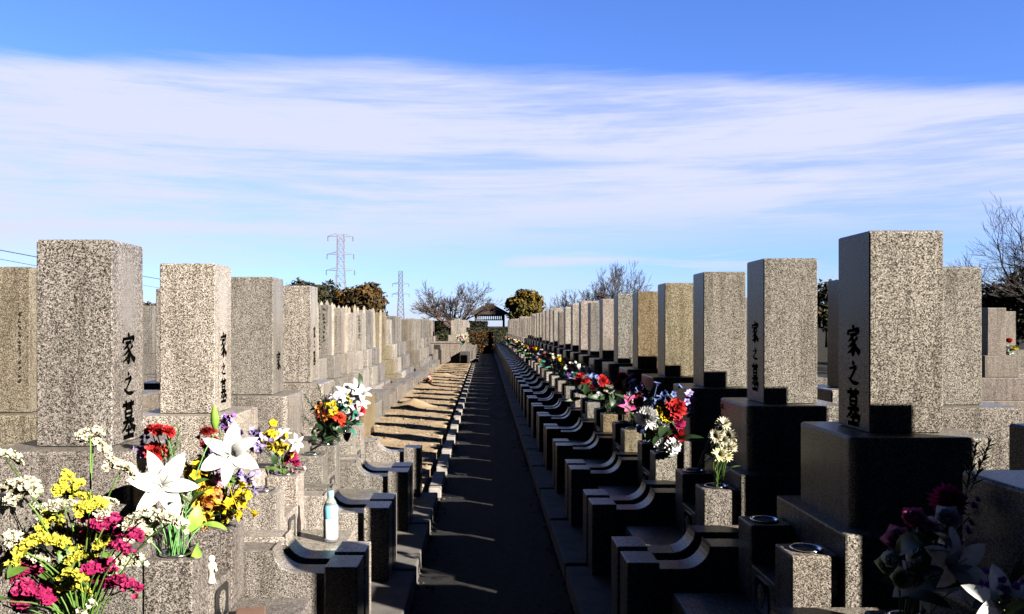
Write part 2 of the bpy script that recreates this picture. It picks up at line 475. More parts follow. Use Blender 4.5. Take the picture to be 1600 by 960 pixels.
G_L, G_R = 'gravestones along the sunny left side of the path', 'gravestones along the shaded right side of the path'
lt = {0: (1.0, .96, .94), 1: (1.03, .985, .97), 2: (1.72, 1.63, 1.54), 3: (1.05, 1.02, .98), 4: (1.42, 1.35, 1.29)}
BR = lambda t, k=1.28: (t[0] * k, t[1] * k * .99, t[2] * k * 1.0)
llab = {0: 'grey gravestone mostly cut off at the left edge, beneath the statice bouquet',
        1: 'tall grey speckled gravestone, large black brush characters, behind the pink and yellow statice',
        2: 'pale cream speckled gravestone with black brush characters, second in the left row',
        3: 'grey beige gravestone showing one black character, third in the left row',
        4: 'pale gravestone with small black characters, last big one before the bare soil'}
for i in range(0, 5):
    gravestone(LX, lc(i), 0, lt[i], llab[i], G_L, 0, 0, 'near', {1: I_L1, 2: I_L2, 3: I_L3, 4: I_L4}.get(i), worn=i > 0)
nm = {0: 'nearest left grave', 1: 'tall grey left gravestone', 2: 'cream left gravestone', 3: 'third left gravestone', 4: 'fourth left gravestone'}
for i in range(0, 5):
    kerb(LX, lc(i), 0, lt[i], 'low granite kerb walls and posts around the ' + nm[i], 'grave kerbs on the left')
    stand(LX + UF, lc(i) - .22, jit(lt[i]), {0: 'speckled flower stand nearest the camera at the left edge', 1: 'speckled flower stand holding the white lily bouquet', 2: 'empty speckled flower stand just past the yellow and orange flowers', 3: 'empty flower stand beside the red and orange bouquet', 4: 'flower stand holding the small white lilies'}[i], 'flower stands on the left')
    stand(LX + UF, lc(i) + .22, jit(lt[i]), {0: 'flower stand holding the pink, yellow and white statice', 1: 'flower stand holding the yellow and orange bouquet', 2: 'flower stand holding yellow, white and magenta flowers', 3: 'flower stand holding the red and orange bouquet', 4: 'last empty flower stand before the bare soil'}[i], 'flower stands on the left')
    incense(LX + UF, lc(i), 0, jit(lt[i]), {0: 'incense box at the left edge under the statice', 1: 'largest incense box, black panel with pale lotus crest', 2: 'incense box with black crest panel behind the plastic bottle', 3: 'incense box with black panel, third from the camera', 4: 'small incense box with black panel nearest the bare soil'}[i], 'incense boxes on the left')

# right row
rt = {0: GREY, 1: (1.0, .955, .88), 2: (.98, .955, .90), 3: (1.0, .97, .90), 4: (.98, .91, .68), 5: (.86, .71, .47), 6: (.92, .93, .90), 7: (1.25, 1.15, 1.12), 8: (.92, .91, .93), 9: (1.3, 1.18, 1.14), 10: (1.35, 1.3, 1.25), 11: (1.5, 1.46, 1.4), 12: (.8, .75, .72)}
rlab = {0: 'near dark gravestone base cut off at the right edge', 1: 'big speckled gravestone, dark inscribed front and sunlit side, nearest on the right',
        2: 'speckled gravestone with shaded brush characters, second in the right row', 3: 'pale grey gravestone, third in the right row, before the yellowish one',
        4: 'yellowish granite gravestone, fourth in the right row', 5: 'tan brown granite gravestone, warmest in colour of the right row',
        6: 'grey green gravestone just past the tan brown one', 7: 'pinkish pale gravestone, seventh in the right row', 8: 'darker grey gravestone, eighth in the right row'}
NR = 44
BRR = lambda t: (t[0] * 1.2, t[1] * 1.17, t[2] * 1.17)
for i in range(0, NR):
    t = rt.get(i) or BRR(random.choice([GREY, LIGHT, WARM, PINK, PINK, LIGHT, (.9, .85, .8), (1.15, 1.1, 1.06), DARK if random.random() < .3 else WARM]))
    if i < 20: lab = rlab.get(i) or '%s, %s from the camera in the right row' % ({0: 'pale gravestone', 1: 'narrow gravestone'}.get(i % 2), od(i - 1))
    else: lab = 'small pale gravestone in the distant end of the right row'
    hs = {0: 1.0, 1: 1.0, 2: .99, 3: 1.0, 4: .985, 5: .96, 6: .99, 7: .97, 8: .955}.get(i, random.choice((.9, .94, .97, 1.0, 1.02)))
    gravestone(RX, rc(i), PI, t, lab, G_R, 0 if i < 4 else random.choice((0, 1, 2, 3)) if i > 8 else 0, .04, 'near' if i < 14 else 'far', {1: I_R1, 2: I_R2}.get(i), worn=i in (1, 2), hscale=hs)
    kl = '%s grave kerb with paired posts from the camera on the right' % od(i) if i < 12 else 'small grave kerb with posts in the distant right row'
    kerb(RX, rc(i), PI, t if i < 9 else jit(t), kl, 'grave kerbs on the right')
    if i < 16:
        near_l = {0: 'flower stand holding the purple and white flowers in the bottom right corner', 1: 'empty flower stand with steel rim nearest on the right', 2: 'flower stand holding the cream daisies', 3: 'flower stand holding the white, red and yellow bouquet'}
        far_l = {0: 'flower stand under the shaded pink roses and white lilies', 1: 'empty flower stand with steel rim below the cream daisies', 2: 'flower stand behind the cream daisies with faded flowers', 3: 'flower stand holding dark red and blue flowers'}
        for s, d_ in ((-.22, near_l), (.22, far_l)):
            lb = d_.get(i) or ('%s flower stand of the %s grave on the right' % ('near' if s < 0 else 'far', od(i)) if i < 8 else 'small flower stand in the middle of the right row')
            stand(RX - UF, rc(i) + s, jit(t), lb, 'flower stands on the right')
        incense(RX - UF, rc(i), PI, jit(t), '%s incense box from the camera on the right' % od(i) if i < 8 else 'small incense box in the middle of the right row', 'incense boxes on the right')

# back rows
side_cols = [columns_me((-.075, 0, .075), .06, .66, .062, dash=.024, seed=s, th_=.007) for s in (3, 4)]
side_cols2 = [columns_me((-.045, 0.045), .10, .60, .045, seed=9), columns_me((.088,), .08, .50, .034, dash=.008, seed=5)]
def flip_side(me):   # the back rows are turned half round, so their camera side is the other flank
    q = me.copy(); q.transform(Matrix.Rotation(PI, 4, 'Z')); return q
side_cols = [flip_side(q) for q in side_cols]; side_cols2 = [flip_side(q) for q in side_cols2]
for i in range(-1, 32):
    if i in (14, 19, 23, 26): continue
    t = random.choice([GREY, LIGHT, WARM, (.66, .67, .69), PINK, LIGHT, (.9, .87, .84), (.80, .75, .67), (.8, .8, .83)])
    if i == 2: t = (1.0, .92, .76)
    if i == 15: t = (.82, .74, .56)
    if i in (8, 9, 11, 12): t = random.choice([LIGHT, (.98, .96, .93), WHITE])
    if i == 16: t = WHITE
    if i < 2: lab = 'gravestone in the back left row behind the tall grey stone, seen at the edge'
    elif i == 2: lab = 'yellowish gravestone at the left edge, behind the tall grey one'
    elif 7 <= i < 20: lab = '%s gravestone seen past the last big left one, behind the bare soil' % od(i - 7)
    elif i < 7: lab = 'gravestone in the back left row, mostly hidden by the front row'
    else: lab = 'small pale gravestone far off behind the bare soil'
    sd = side_cols[i % 2] if i in (8, 9, 12) else side_cols2[0] if i in (10,) else side_cols2[1] if i == 2 else None
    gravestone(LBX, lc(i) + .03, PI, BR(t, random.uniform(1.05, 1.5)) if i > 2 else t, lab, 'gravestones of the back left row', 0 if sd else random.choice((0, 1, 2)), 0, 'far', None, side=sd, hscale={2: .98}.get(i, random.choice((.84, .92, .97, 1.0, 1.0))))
for i in range(-2, 22):
    t = random.choice([GREY, LIGHT, WARM, (.9, .87, .84)])
    if i == 2: t = (.95, .925, .87)
    lab = {2: 'pale speckled gravestone directly behind the biggest right one'}.get(i, 'gravestone in the back right row, mostly hidden by the front row')
    gravestone(RBX, rc(i) + .114, 0, t, lab, 'gravestones of the back right row', 4, .02, 'far', None, hscale=1.0 if i < 3 else random.choice((.94, .98, 1.0)))
# further rows seen through the gaps
for i in range(9, 17):
    gravestone(-5.35, lc(i), 0, random.choice([GREY, (.9, .87, .84)]), 'distant grey gravestone seen in the gap between the two nearest left stones', 'gravestones of the far left rows', i % 3, 0, 'far', hscale=random.choice((.95, 1.0)))
for i, (x, y) in enumerate(((7.55, 12.4), (8.15, 13.4), (8.75, 14.4), (9.6, 15.4))):
    gravestone(x, y, 0, [PINK, LIGHT, GREY, WARM][i], ['pinkish gravestone nearest the right edge in the distance', 'pale gravestone beside the dark tree at the right edge', 'grey gravestone low beside the dark tree at the right', 'beige gravestone hidden partly at the right edge'][i], 'gravestones of the far right rows', i % 3, 0, 'far', hscale=.95)
# graves beyond the bare soil
for i in range(0, 26):
    y = 36.0 + 1.15 * i
    if i in (1, 2, 4, 5, 7, 8, 11, 14): continue
    t = random.choice([LIGHT, PINK, WARM, WHITE, GREY])
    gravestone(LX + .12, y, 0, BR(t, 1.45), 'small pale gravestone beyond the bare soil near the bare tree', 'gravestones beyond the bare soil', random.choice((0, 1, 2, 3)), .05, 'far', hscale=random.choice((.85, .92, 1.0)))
    if i < 12: kerb(LX + .12, y, 0, t, 'small grave kerb beyond the bare soil', 'grave kerbs beyond the bare soil')

# blocks backing the soil plots
bl = [(9.35, .47, .98), (10.45, .55, .92), (11.6, .40, .95), (12.7, .34, .98), (13.9, .42, .9), (15.0, .3, .95), (16.2, .36, 1.0), (17.3, .28, .9), (18.4, .33, 1), (19.6, .25, .95), (20.7, .3, 1), (22, .28, 1.0), (23.2, .24, 1), (24.4, .3, 1), (25.6, .24, 1), (26.8, .28, 1), (28, .24, 1), (29.2, .3, 1), (30.4, .26, 1)]
for k, (y, h, L) in enumerate(bl):
    me = box_me('kerb_stone', -.16, .16, -L / 2, L / 2, 0, h, M['granite'], .01)
    link('kerb_stone', me, None, (-1.82 + random.uniform(-.03, .03), y, 0), (0, 0, random.uniform(-.02, .02)), color=random.choice([GREY, PINK, WARM, LIGHT]),
         label=('%s backing stone along the rear of the bare soil' % od(k)) if k < 8 else 'low backing stone along the rear of the bare soil', category='kerb stone', group='backing stones of the soil plots')
me = box_me('boundary_slab', -.05, .05, -.5, .5, 0, .60, M['granite'], .008)
link('boundary_slab', me, None, (-1.56, 10.9, 0), color=(1.25, 1.02, .66), label='upright pale yellow stone slab beside the start of the bare soil', category='stone slab')

# kerb line of the empty plots: one block per plot with an open joint
me = box_me('kerb_block', -.055, .055, -.42, .42, -.03, .075, M['concrete_t'], .012)
for k in range(22):
    link('kerb_block', me, None, (-.445, 7.75 + 1.125 * k, 0), (0, 0, random.uniform(-.01, .01)), color=jit((.27, .245, .22), .1),
         label=('%s concrete kerb block of the path edge beside the bare soil' % od(k)) if k < 8 else 'small concrete kerb block between path and bare soil', category='kerb block', group='kerb blocks beside the bare soil')

# end wall of the graves beyond the soil, and dark block beside it
w = link('end_wall', box_me('end_wall', -2.9, -1.0, 33.0, 33.25, 0, .82, M['granite'], .01), color=(1.25, 1.12, 1.04), label='long low pinkish stone wall at the far end of the bare soil', category='stone wall')
child(w, 'coping', box_me('coping', -2.93, -.97, 32.97, 33.28, .822, .90, M['granite'], .01), color=(1.2, 1.08, 1.0))
link('stone_block', box_me('stone_block', -.98, -.60, 32.7, 33.3, 0, .50, M['granite'], .01), color=(.45, .44, .45), label='dark square stone block at the far end of the kerb', category='stone block')

# standpipe
sp = link('standpipe', None, None, (-1.72, 31.6, 0), label='black standpipe with tap at the far end of the bare soil', category='standpipe')
child(sp, 'post', box_me('post', -.06, .06, -.06, .06, 0, .62, M['paint'], .01), color=(.012, .012, .013))
bm = bmesh.new(); box(bm, -.22, .02, -.06, .06, .62, .80, .02); child(sp, 'tap', finish(bm, 'tap', M['paint']), color=(.015, .015, .016))

# ------------------------------------------------------------------ wooden memorial tablets behind the stelae
def tablet_me():
    bm = bmesh.new()
    pr = [(-.026, 0), (-.026, 1.55), (-.018, 1.565), (-.026, 1.58), (-.018, 1.60), (-.026, 1.62), (0, 1.67), (.026, 1.62), (.018, 1.60), (.026, 1.58), (.018, 1.565), (.026, 1.55), (.026, 0)]
    extrude_profile(bm, pr, -.006, .006); return finish(bm, 'memorial_tablet', M['wood'])
ME_tab = tablet_me()
for i in range(7, 15):
    for k in range(3):
        x = LBX - .10 + k * .09 + random.uniform(-.02, .02)
        link('memorial_tablet', ME_tab, None, (x, lc(i) + .56 + random.uniform(-.03, .03), .20 + random.uniform(-.03, .03)), (random.uniform(-.02, .02), random.uniform(-.02, .02), 0), color=jit((.34, .30, .245), .15),
             label='thin pale wooden memorial tablet rising above the back left gravestones', category='memorial tablet', group='wooden memorial tablets')

# ------------------------------------------------------------------ flowers
def petal_strip(bm, length, width, curl, tilt, az, z0=0, segs=5, tipw=.1, cup=.25, mi=0, base=.0, wave=0):
    """one petal leaving the axis at azimuth az; tilt = angle from the axis, curl bends it outwards"""
    ca, sa = math.cos(az), math.sin(az)
    prev = None; r, z, th = base, z0, tilt
    for s in range(segs + 1):
        t = s / segs
        wd = width * (math.sin(PI * min(1, t * .86 + .13)) ** .8) * .5
        if s == segs: wd *= tipw + .05
        c = Vector((r * ca, r * sa, z)); n = Vector((-sa, ca, 0))
        up = Vector((-math.cos(th) * ca, -math.cos(th) * sa, math.sin(th)))
        wv = wave * math.sin(s * 2.1 + az * 3)
        row = [bm.verts.new(c + n * wd + up * (cup * wd + wv)), bm.verts.new(c - up * 0), bm.verts.new(c - n * wd + up * (cup * wd - wv))]
        if prev:
            for a, b_ in ((0, 1), (1, 2)):
                f = bm.faces.new((prev[a], prev[b_], row[b_], row[a])); f.material_index = mi; f.smooth = True
        prev = row
        r += math.sin(th) * length / segs; z += math.cos(th) * length / segs; th += curl / segs

def lily_me(sd=0):
    rr = random.Random(sd); bm = bmesh.new()
    for k in range(6):
        petal_strip(bm, .128, .058 if k % 2 else .045, 1.25 + rr.uniform(-.25, .25), .62 + rr.uniform(-.15, .15), k * PI / 3 + rr.uniform(-.12, .12), 0, 7, .12, .3)
    for k in range(6):
        a = k * PI / 3 + .4
        tube(bm, [(0, 0, .01), (.012 * math.cos(a), .012 * math.sin(a), .05), (.024 * math.cos(a), .024 * math.sin(a), .072)], .0012, 4)
    for f in bm.faces:
        if len(f.verts) == 4 and f.calc_area() < 6e-5 and not f.smooth: f.material_index = 1
    return finish(bm, 'lily', [M['petal'], M['pollen']])
M['pollen'] = mottled('pollen', (.35, .30, .05), (.5, .42, .1), 50, .8, .2)
def pompon_me(sd=0, n=110, R=.05):
    rr = random.Random(sd); bm = bmesh.new()
    for k in range(n):
        u = 1 - (k + .5) / n * 1.55
        az = k * 2.39996
        th = math.acos(max(-1, u))
        petal_strip(bm, R * rr.uniform(.85, 1.1), .017, -.5 + rr.uniform(-.3, .3), th, az, 0, 3, .45, .5)
    return finish(bm, 'pompon', M['petal'])
def carnation_me(sd=0):
    rr = random.Random(sd); bm = bmesh.new()
    for lay, (n, th, L) in enumerate(((14, 1.35, .048), (12, 1.05, .046), (10, .75, .044), (8, .45, .042), (5, .2, .04))):
        for k in range(n):
            petal_strip(bm, L * rr.uniform(.9, 1.1), .030, .35 + rr.uniform(-.4, .4), th + rr.uniform(-.15, .15), k * 2 * PI / n + lay * .5, .004, 4, .9, .3, wave=.0035)
    return finish(bm, 'carnation', M['petal'])
def daisy_me(sd=0):
    rr = random.Random(sd); bm = bmesh.new()
    for lay, th in ((0, 1.35), (1, 1.0), (2, .65)):
        for k in range(13):
            petal_strip(bm, .040 * rr.uniform(.85, 1.1), .012, .2 + rr.uniform(-.3, .3), th, k * 2 * PI / 13 + lay * .25, 0, 3, .5, .3)
    return finish(bm, 'daisy', M['petal'])
def rose_me(sd=0):
    rr = random.Random(sd); bm = bmesh.new()
    for lay, (n, th, L, w_) in enumerate(((5, .75, .062, .06), (5, .5, .06, .055), (4, .28, .056, .048), (3, .12, .05, .04))):
        for k in range(n):
            petal_strip(bm, L, w_, -.25 + rr.uniform(-.15, .2), th, k * 2 * PI / n + lay * .6, 0, 5, .75, .55, base=.004)
    return finish(bm, 'rose', M['petal'])
def freesia_me(sd=0):
    # florets overlap the little rachis so that a spray stays one piece
    """a spray of small open bells"""
    rr = random.Random(sd); bm = bmesh.new()
    for q in range(9):
        b2 = bmesh.new()
        for k in range(5): petal_strip(b2, .028, .020, 1.0, .45, k * 2 * PI / 5, 0, 4, .5, .3)
        me = bpy.data.meshes.new('t'); b2.to_mesh(me); b2.free()
        p = Vector((rr.gauss(0, .022), rr.gauss(0, .022), rr.gauss(0, .026)))
        d = (p + Vector((0, 0, .02))).normalized(); tube(bm, [Vector((0, 0, -.03)), p * .98], .0015, 4, False)
        me.transform(Matrix.Translation(p) @ d.to_track_quat('Z', 'Y').to_matrix().to_4x4())
        bm.from_mesh(me); bpy.data.meshes.remove(me)
    return finish(bm, 'freesia', M['petal'], True)
def statice_me(sd=0, L=.095, n=64):
    """arching one-sided comb of papery florets on a green rachis"""
    rr = random.Random(sd); bm = bmesh.new()
    def path(t):
        return Vector(((t - .5) * L, 0, -.022 * (2 * t - 1) ** 2 + .01))
    for q in range(n):
        t = rr.random(); p = path(t) + Vector((0, rr.uniform(-.015, .015), rr.uniform(-.004, .013)))
        up = Vector((rr.uniform(-.5, .5) + (t - .5) * .8, rr.uniform(-.6, .6), 1)).normalized()
        b2 = bmesh.new()
        kk = 5
        for k in range(kk): petal_strip(b2, rr.uniform(.013, .018), .014, .7, .6, k * 2 * PI / kk + rr.random(), 0, 2, .8, .2)
        me = bpy.data.meshes.new('t'); b2.to_mesh(me); b2.free()
        me.transform(Matrix.Translation(p) @ up.to_track_quat('Z', 'Y').to_matrix().to_4x4())
        bm.from_mesh(me); bpy.data.meshes.remove(me)
    nf = len(bm.faces)
    tube(bm, [path(k / 6) - Vector((0, 0, .006)) for k in range(7)], .004, 5)
    bm.faces.ensure_lookup_table()
    for f in bm.faces[nf:]: f.material_index = 1
    return finish(bm, 'statice', [M['petal'], M['green']], False)
M['green'] = mottled('green_calyx', (.05, .09, .02), (.12, .17, .05), 40, .6, .2)
def bud_me():
    bm = bmesh.new(); lathe(bm, [(.001, 0), (.010, .008), (.015, .03), (.014, .055), (.008, .08), (.001, .092)], 10); return finish(bm, 'bud', M['petal'], True)
def leaf_me(L=.11, w_=.035, curl=.9, tilt=.5):
    bm = bmesh.new(); petal_strip(bm, L, w_, curl, tilt, 0, 0, 6, .05, .25); return finish(bm, 'leaf', M['leaf'])
def fern_me(sd=0):
    rr = random.Random(sd); bm = bmesh.new()
    for k in range(26):
        z = .02 + .13 * k / 26; az = k * 2.4
        b2 = bmesh.new(); petal_strip(b2, .045 * (1 - .5 * k / 26), .006, .5, .7, az, z, 3, .1, .2)
        me = bpy.data.meshes.new('t'); b2.to_mesh(me); b2.free(); bm.from_mesh(me); bpy.data.meshes.remove(me)
    tube(bm, [(0, 0, 0), (0, 0, .15)], .0015, 4)
    return finish(bm, 'fern', M['leaf'])
HEAD = {'lily': [lily_me(1), lily_me(2)], 'pompon': [pompon_me(1), pompon_me(2)], 'carnation': [carnation_me(1), carnation_me(2)], 'daisy': [daisy_me(1), daisy_me(2)],
        'rose': [rose_me(1), rose_me(2)], 'freesia': [freesia_me(1), freesia_me(2)], 'statice': [statice_me(1), statice_me(2), statice_me(3, .12, 54)], 'bud': [bud_me()],
        'leaf': [leaf_me(), leaf_me(.14, .03, .6, .4), leaf_me(.10, .055, 1.1, .6)], 'fern': [fern_me(1), fern_me(2)]}
PART = {'lily': 'lily_flower', 'pompon': 'pompon_flower', 'carnation': 'carnation_flower', 'daisy': 'daisy_flower', 'rose': 'rose_flower', 'freesia': 'freesia_spray', 'statice': 'statice_head', 'bud': 'flower_bud', 'leaf': 'leaf', 'fern': 'fern_sprig'}
CW, CCR, CY, CO, CR, CDR, CM, CP, CL, CPK, CG, CLG, CDG, CTG, CB = (.76, .76, .74), (.66, .62, .44), (.74, .52, .015), (.80, .28, .06), (.46, .010, .016), (.22, .005, .016), (.36, .008, .10), (.24, .10, .42), (.44, .36, .72), (.82, .42, .50), (.09, .17, .03), (.24, .42, .06), (.025, .055, .02), (.03, .16, .11), (.16, .22, .50)
CLY = (.62, .56, .06)

def bouquet(base, heads, label, group=None, cat='bouquet', stem_col=CG, seed=0, extra_leaves=0):
    """base = mouth of the cup; heads = (type, colour, world position, facing, scale)"""
    rr = random.Random(seed)
    root = link('bouquet', None, None, base, label=label, category=cat, group=group)
    root.empty_display_size = .1
    for (ty, col, pos, face, sc) in heads:
        me = rr.choice(HEAD[ty])
        p = Vector(pos) - Vector(base)
        fv = Vector(face).normalized()
        q = fv.to_track_quat('Z', 'Y') @ Matrix.Rotation(rr.uniform(0, 2 * PI) if ty not in ('statice',) else rr.uniform(-.9, .9) + (PI if rr.random() < .5 else 0), 4, 'Z').to_quaternion()
        h = child(root, PART[ty], me, loc=p, rot=q, color=jit(col, .08)); h.scale = (sc, sc, sc)
        # stem: sub-part of its flower, in the flower's own axes
        if ty in ('leaf',) and p.length < .06: continue
        a = Vector((rr.uniform(-.022, .022), rr.uniform(-.022, .022), -.05))
        inv = Matrix.LocRotScale(p, q, (sc, sc, sc)).inverted()
        pts = []
        for k in range(6):
            t = k / 5
            c1 = a.lerp(Vector((a.x + p.x * .35, a.y + p.y * .35, p.z * .7)), 1)
            w_ = a * (1 - t) ** 2 + c1 * 2 * t * (1 - t) + (p - fv * .012 * sc) * t * t
            pts.append(inv @ w_)
        bm = bmesh.new(); tube(bm, pts, (.0022 if ty != 'lily' else .0034) / sc, 5)
        child(h, 'stem', finish(bm, 'stem', M['stalk'], True), color=jit(stem_col, .2))
    return root

def cl(px, py, d): return at(px, py, d)
CAM = Vector((0, 0, EYE))
def mk(lst, d0, spread, seed, fdir=(.35, -.6, .6)):
    """(type, colour, px, py[, scale[, facing]]) -> heads at depths round d0"""
    rr = random.Random(seed); out = []
    for e in lst:
        ty, col, px, py = e[:4]; sc = e[4] if len(e) > 4 else 1.0
        d = d0 + rr.uniform(-spread, spread)
        if len(e) > 6: d = e[6]
        fc = e[5] if len(e) > 5 and e[5] else (fdir[0] + rr.uniform(-.5, .5), fdir[1] + rr.uniform(-.35, .35), fdir[2] + rr.uniform(-.3, .4))
        out.append((ty, col, at(px, py, d), fc, sc))
    return out

def cupL(i, s): return Vector((LX + UF, lc(i) + .22 * s, .712))
def cupR(i, s): return Vector((RX - UF, rc(i) + .22 * s, .712))

# left: statice in the foreground
W_ = [(143, 680), (147, 695), (12, 716), (37, 758), (28, 765), (60, 798), (83, 793), (105, 794), (190, 735), (163, 797), (208, 833), (218, 812), (266, 815), (67, 833), (30, 822), (107, 838), (28, 888), (10, 843), (7, 825), (197, 882), (20, 873), (40, 775), (-8, 800), (52, 870)]
Y_ = [(97, 755), (115, 765), (132, 780), (143, 792), (90, 812), (130, 832), (83, 848), (150, 858), (110, 862), (32, 847), (80, 900), (115, 903), (115, 923), (112, 940), (125, 875), (70, 815), (40, 860), (-5, 860), (165, 850)]
Mg = [(153, 812), (140, 826), (167, 817), (155, 834), (148, 848), (195, 840), (190, 858), (152, 890), (60, 893), (33, 898), (77, 917), (55, 927), (20, 943), (3, 905), (148, 912), (167, 915), (192, 917), (85, 905), (40, 940), (70, 930)]
hs_ = []
for lst, c in ((W_, CCR), (Y_, CLY), (Mg, CM)):
    hs_ += [('statice', c, x, y, random.uniform(.62, .88) * (1.1 if c == CM else 1.0)) for x, y in lst]
hs_ += [('leaf', CG, random.uniform(0, 190), random.uniform(850, 950), random.uniform(.5, .9)) for k in range(14)]
hs_ += [('freesia', CCR, x, y, .42) for x, y in ((20, 850), (45, 835), (60, 855), (95, 870), (130, 885), (170, 875), (15, 890), (100, 835), (122, 812), (70, 880), (40, 910), (95, 930), (135, 950), (60, 950))]
bouquet(cupL(0, 1), mk(hs_, 2.2, .13, 5, (.3, -.45, .8)), 'big loose bouquet of magenta, yellow and white statice at bottom left', 'grave flowers on the left', seed=3)

# lily bouquet
b1 = [('lily', CW, 252, 758, 1.12, (.55, -.9, .25), 2.86), ('bud', CW, 230, 790, .9, (-.3, -.5, -.8)), ('bud', CLG, 336, 672, 1.0, (0, -.1, 1), 3.0),
      ('carnation', CR, 246, 676, .72, (.1, -.3, 1)), ('carnation', CR, 262, 677, .6, (.5, -.3, .8)), ('carnation', CDR, 236, 674, .55, (-.3, -.5, .8)), ('carnation', CR, 242, 707, .85, (.3, -.9, .3)),
      ('freesia', CP, 228, 692, .55), ('freesia', CL, 233, 703, .6), ('freesia', CP, 222, 706, .5), ('fern', CG, 262, 735, 1.0, (.1, 0, 1)), ('fern', CG, 270, 720, .8, (.2, 0, 1)),
      ('leaf', CLG, 308, 852, 1.0, (.9, -.4, .1)), ('leaf', CLG, 298, 832, 1.0, (.5, -.6, .5)), ('leaf', CG, 246, 815, 1.1, (-.2, -.5, -.8)), ('leaf', CG, 256, 812, .9, (-.8, -.5, .1)), ('leaf', CLG, 318, 820, .8, (.8, -.3, .5)),
      ('statice', CCR, 267, 812, .9, (.2, -.5, .8)), ('statice', CCR, 218, 805, .8, (.1, -.5, .8)), ('statice', CCR, 212, 830, .9, (.6, -.6, .5))]
b1 += [('leaf', CG, 270 + 4 * k, 800 - (k % 3) * 12, 1.0, (random.uniform(-.3, .4), -.2, 1)) for k in range(9)]
bouquet(cupL(1, -1), mk(b1, 2.9, .05, 6), 'bouquet with a large open white lily, red carnations and bright stems', 'grave flowers on the left', seed=4, stem_col=(.10, .26, .07))
b2 = [('lily', CW, 362, 710, 1.08, (.2, -1, .25), 3.18), ('freesia', CY, 305, 728, .9), ('freesia', CY, 300, 748, .9), ('freesia', CY, 310, 742, .8), ('freesia', CY, 362, 768, 1.1), ('freesia', CY, 375, 775, 1.1), ('freesia', CY, 355, 785, 1.0), ('freesia', CY, 350, 800, 1.1), ('freesia', CY, 335, 812, .9), ('freesia', (.85, .5, .04), 318, 788, 1.0), ('freesia', (.85, .45, .1), 325, 800, .9),
      ('rose', CO, 340, 755, .7), ('rose', (.75, .25, .15), 322, 752, .6), ('rose', (.8, .4, .2), 335, 778, .65), ('rose', CPK, 290, 732, .5), ('carnation', CPK, 315, 778, .55),
      ('freesia', CP, 322, 700, .8), ('freesia', CP, 346, 660, .8), ('freesia', CL, 356, 665, .7), ('freesia', CL, 396, 682, .9), ('freesia', CL, 399, 694, .7), ('freesia', CL, 384, 742, .9), ('freesia', CL, 388, 758, .7), ('freesia', CP, 322, 738, .7), ('freesia', CL, 320, 762, .6),
      ('rose', CO, 318, 784, .85, None, 3.19), ('carnation', (.75, .30, .07), 331, 766, .8, None, 3.2), ('freesia', CY, 303, 740, 1.15, None, 3.15), ('freesia', CP, 336, 728, .9, None, 3.2), ('carnation', CPK, 342, 752, .7, None, 3.2), ('freesia', CY, 372, 770, 1.2, None, 3.2), ('freesia', (.75, .42, .05), 322, 798, 1.0, None, 3.18),
      ('carnation', CDR, 322, 677, .6, (0, -.4, 1)), ('carnation', CR, 330, 676, .5, (.3, -.4, 1)), ('carnation', CDR, 322, 692, .55), ('carnation', CDR, 333, 690, .5), ('carnation', CR, 357, 674, .45),
      ('leaf', CG, 362, 742, .9, (.3, -.5, .3)), ('leaf', CDG, 365, 800, .9, (.3, -.3, .8)), ('leaf', CG, 355, 808, .8, (-.2, -.3, .9)), ('leaf', CDG, 345, 790, 1.0, (.2, -.3, .9)), ('leaf', CDG, 330, 740, 1.0), ('leaf', CG, 300, 765, .9), ('leaf', CDG, 325, 770, 1.1)]
bouquet(cupL(1, 1), mk(b2, 3.3, .06, 7), 'bouquet of yellow, orange and lilac flowers with a white lily on top', 'grave flowers on the left', seed=5)
b3 = [('freesia', CY, 420, 672, 1.2), ('freesia', CY, 428, 680, 1.0), ('freesia', CY, 432, 696, 1.1), ('freesia', CY, 440, 700, 1.0), ('freesia', CY, 424, 692, .8), ('lily', CW, 441, 684, .55), ('lily', CW, 459, 692, .5, (.8, -.6, -.1)), ('carnation', CM, 455, 715, .8), ('carnation', CM, 462, 724, .6), ('carnation', CM, 446, 722, .6), ('freesia', CL, 398, 684, .9), ('freesia', CL, 402, 698, .7), ('freesia', CPK, 466, 735, .7),
      ('leaf', CDG, 445, 732, .8), ('leaf', CDG, 452, 738, .8, (.4, -.2, .7)), ('leaf', CG, 436, 735, .8, (-.5, -.3, .6)), ('leaf', CDG, 430, 725, .8)]
bouquet(cupL(2, 1), mk(b3, 4.42, .07, 8), 'small bouquet of yellow, white and magenta flowers behind the bottle', 'grave flowers on the left', seed=6)
b4 = [('carnation', CR, 500, 648, .9), ('carnation', (.65, .05, .02), 530, 655, 1.0), ('carnation', (.65, .08, .02), 515, 660, 1.0), ('carnation', CR, 522, 648, .8), ('carnation', CO, 507, 655, .7), ('freesia', CY, 510, 641, 1.0), ('freesia', CY, 522, 640, .9), ('freesia', CO, 500, 640, .8), ('carnation', CR, 534, 662, .7), ('rose', CPK, 498, 650, .5)]
b4 += [('leaf', CDG, random.uniform(488, 536), random.uniform(662, 690), 1.0, (random.uniform(-1, 1), -.4, random.uniform(-.1, .8))) for k in range(34)]
b4 += [('fern', CDG, x, y, 1.0, (dx, -.2, 1)) for x, y, dx in ((494, 645, -.6), (505, 634, -.2), (518, 640, .1), (492, 668, -1), (535, 680, 1))]
bouquet(cupL(3, 1), mk(b4, 5.55, .08, 9), 'bouquet of red and orange carnations over dense dark leaves', 'grave flowers on the left', seed=7, stem_col=CDG)
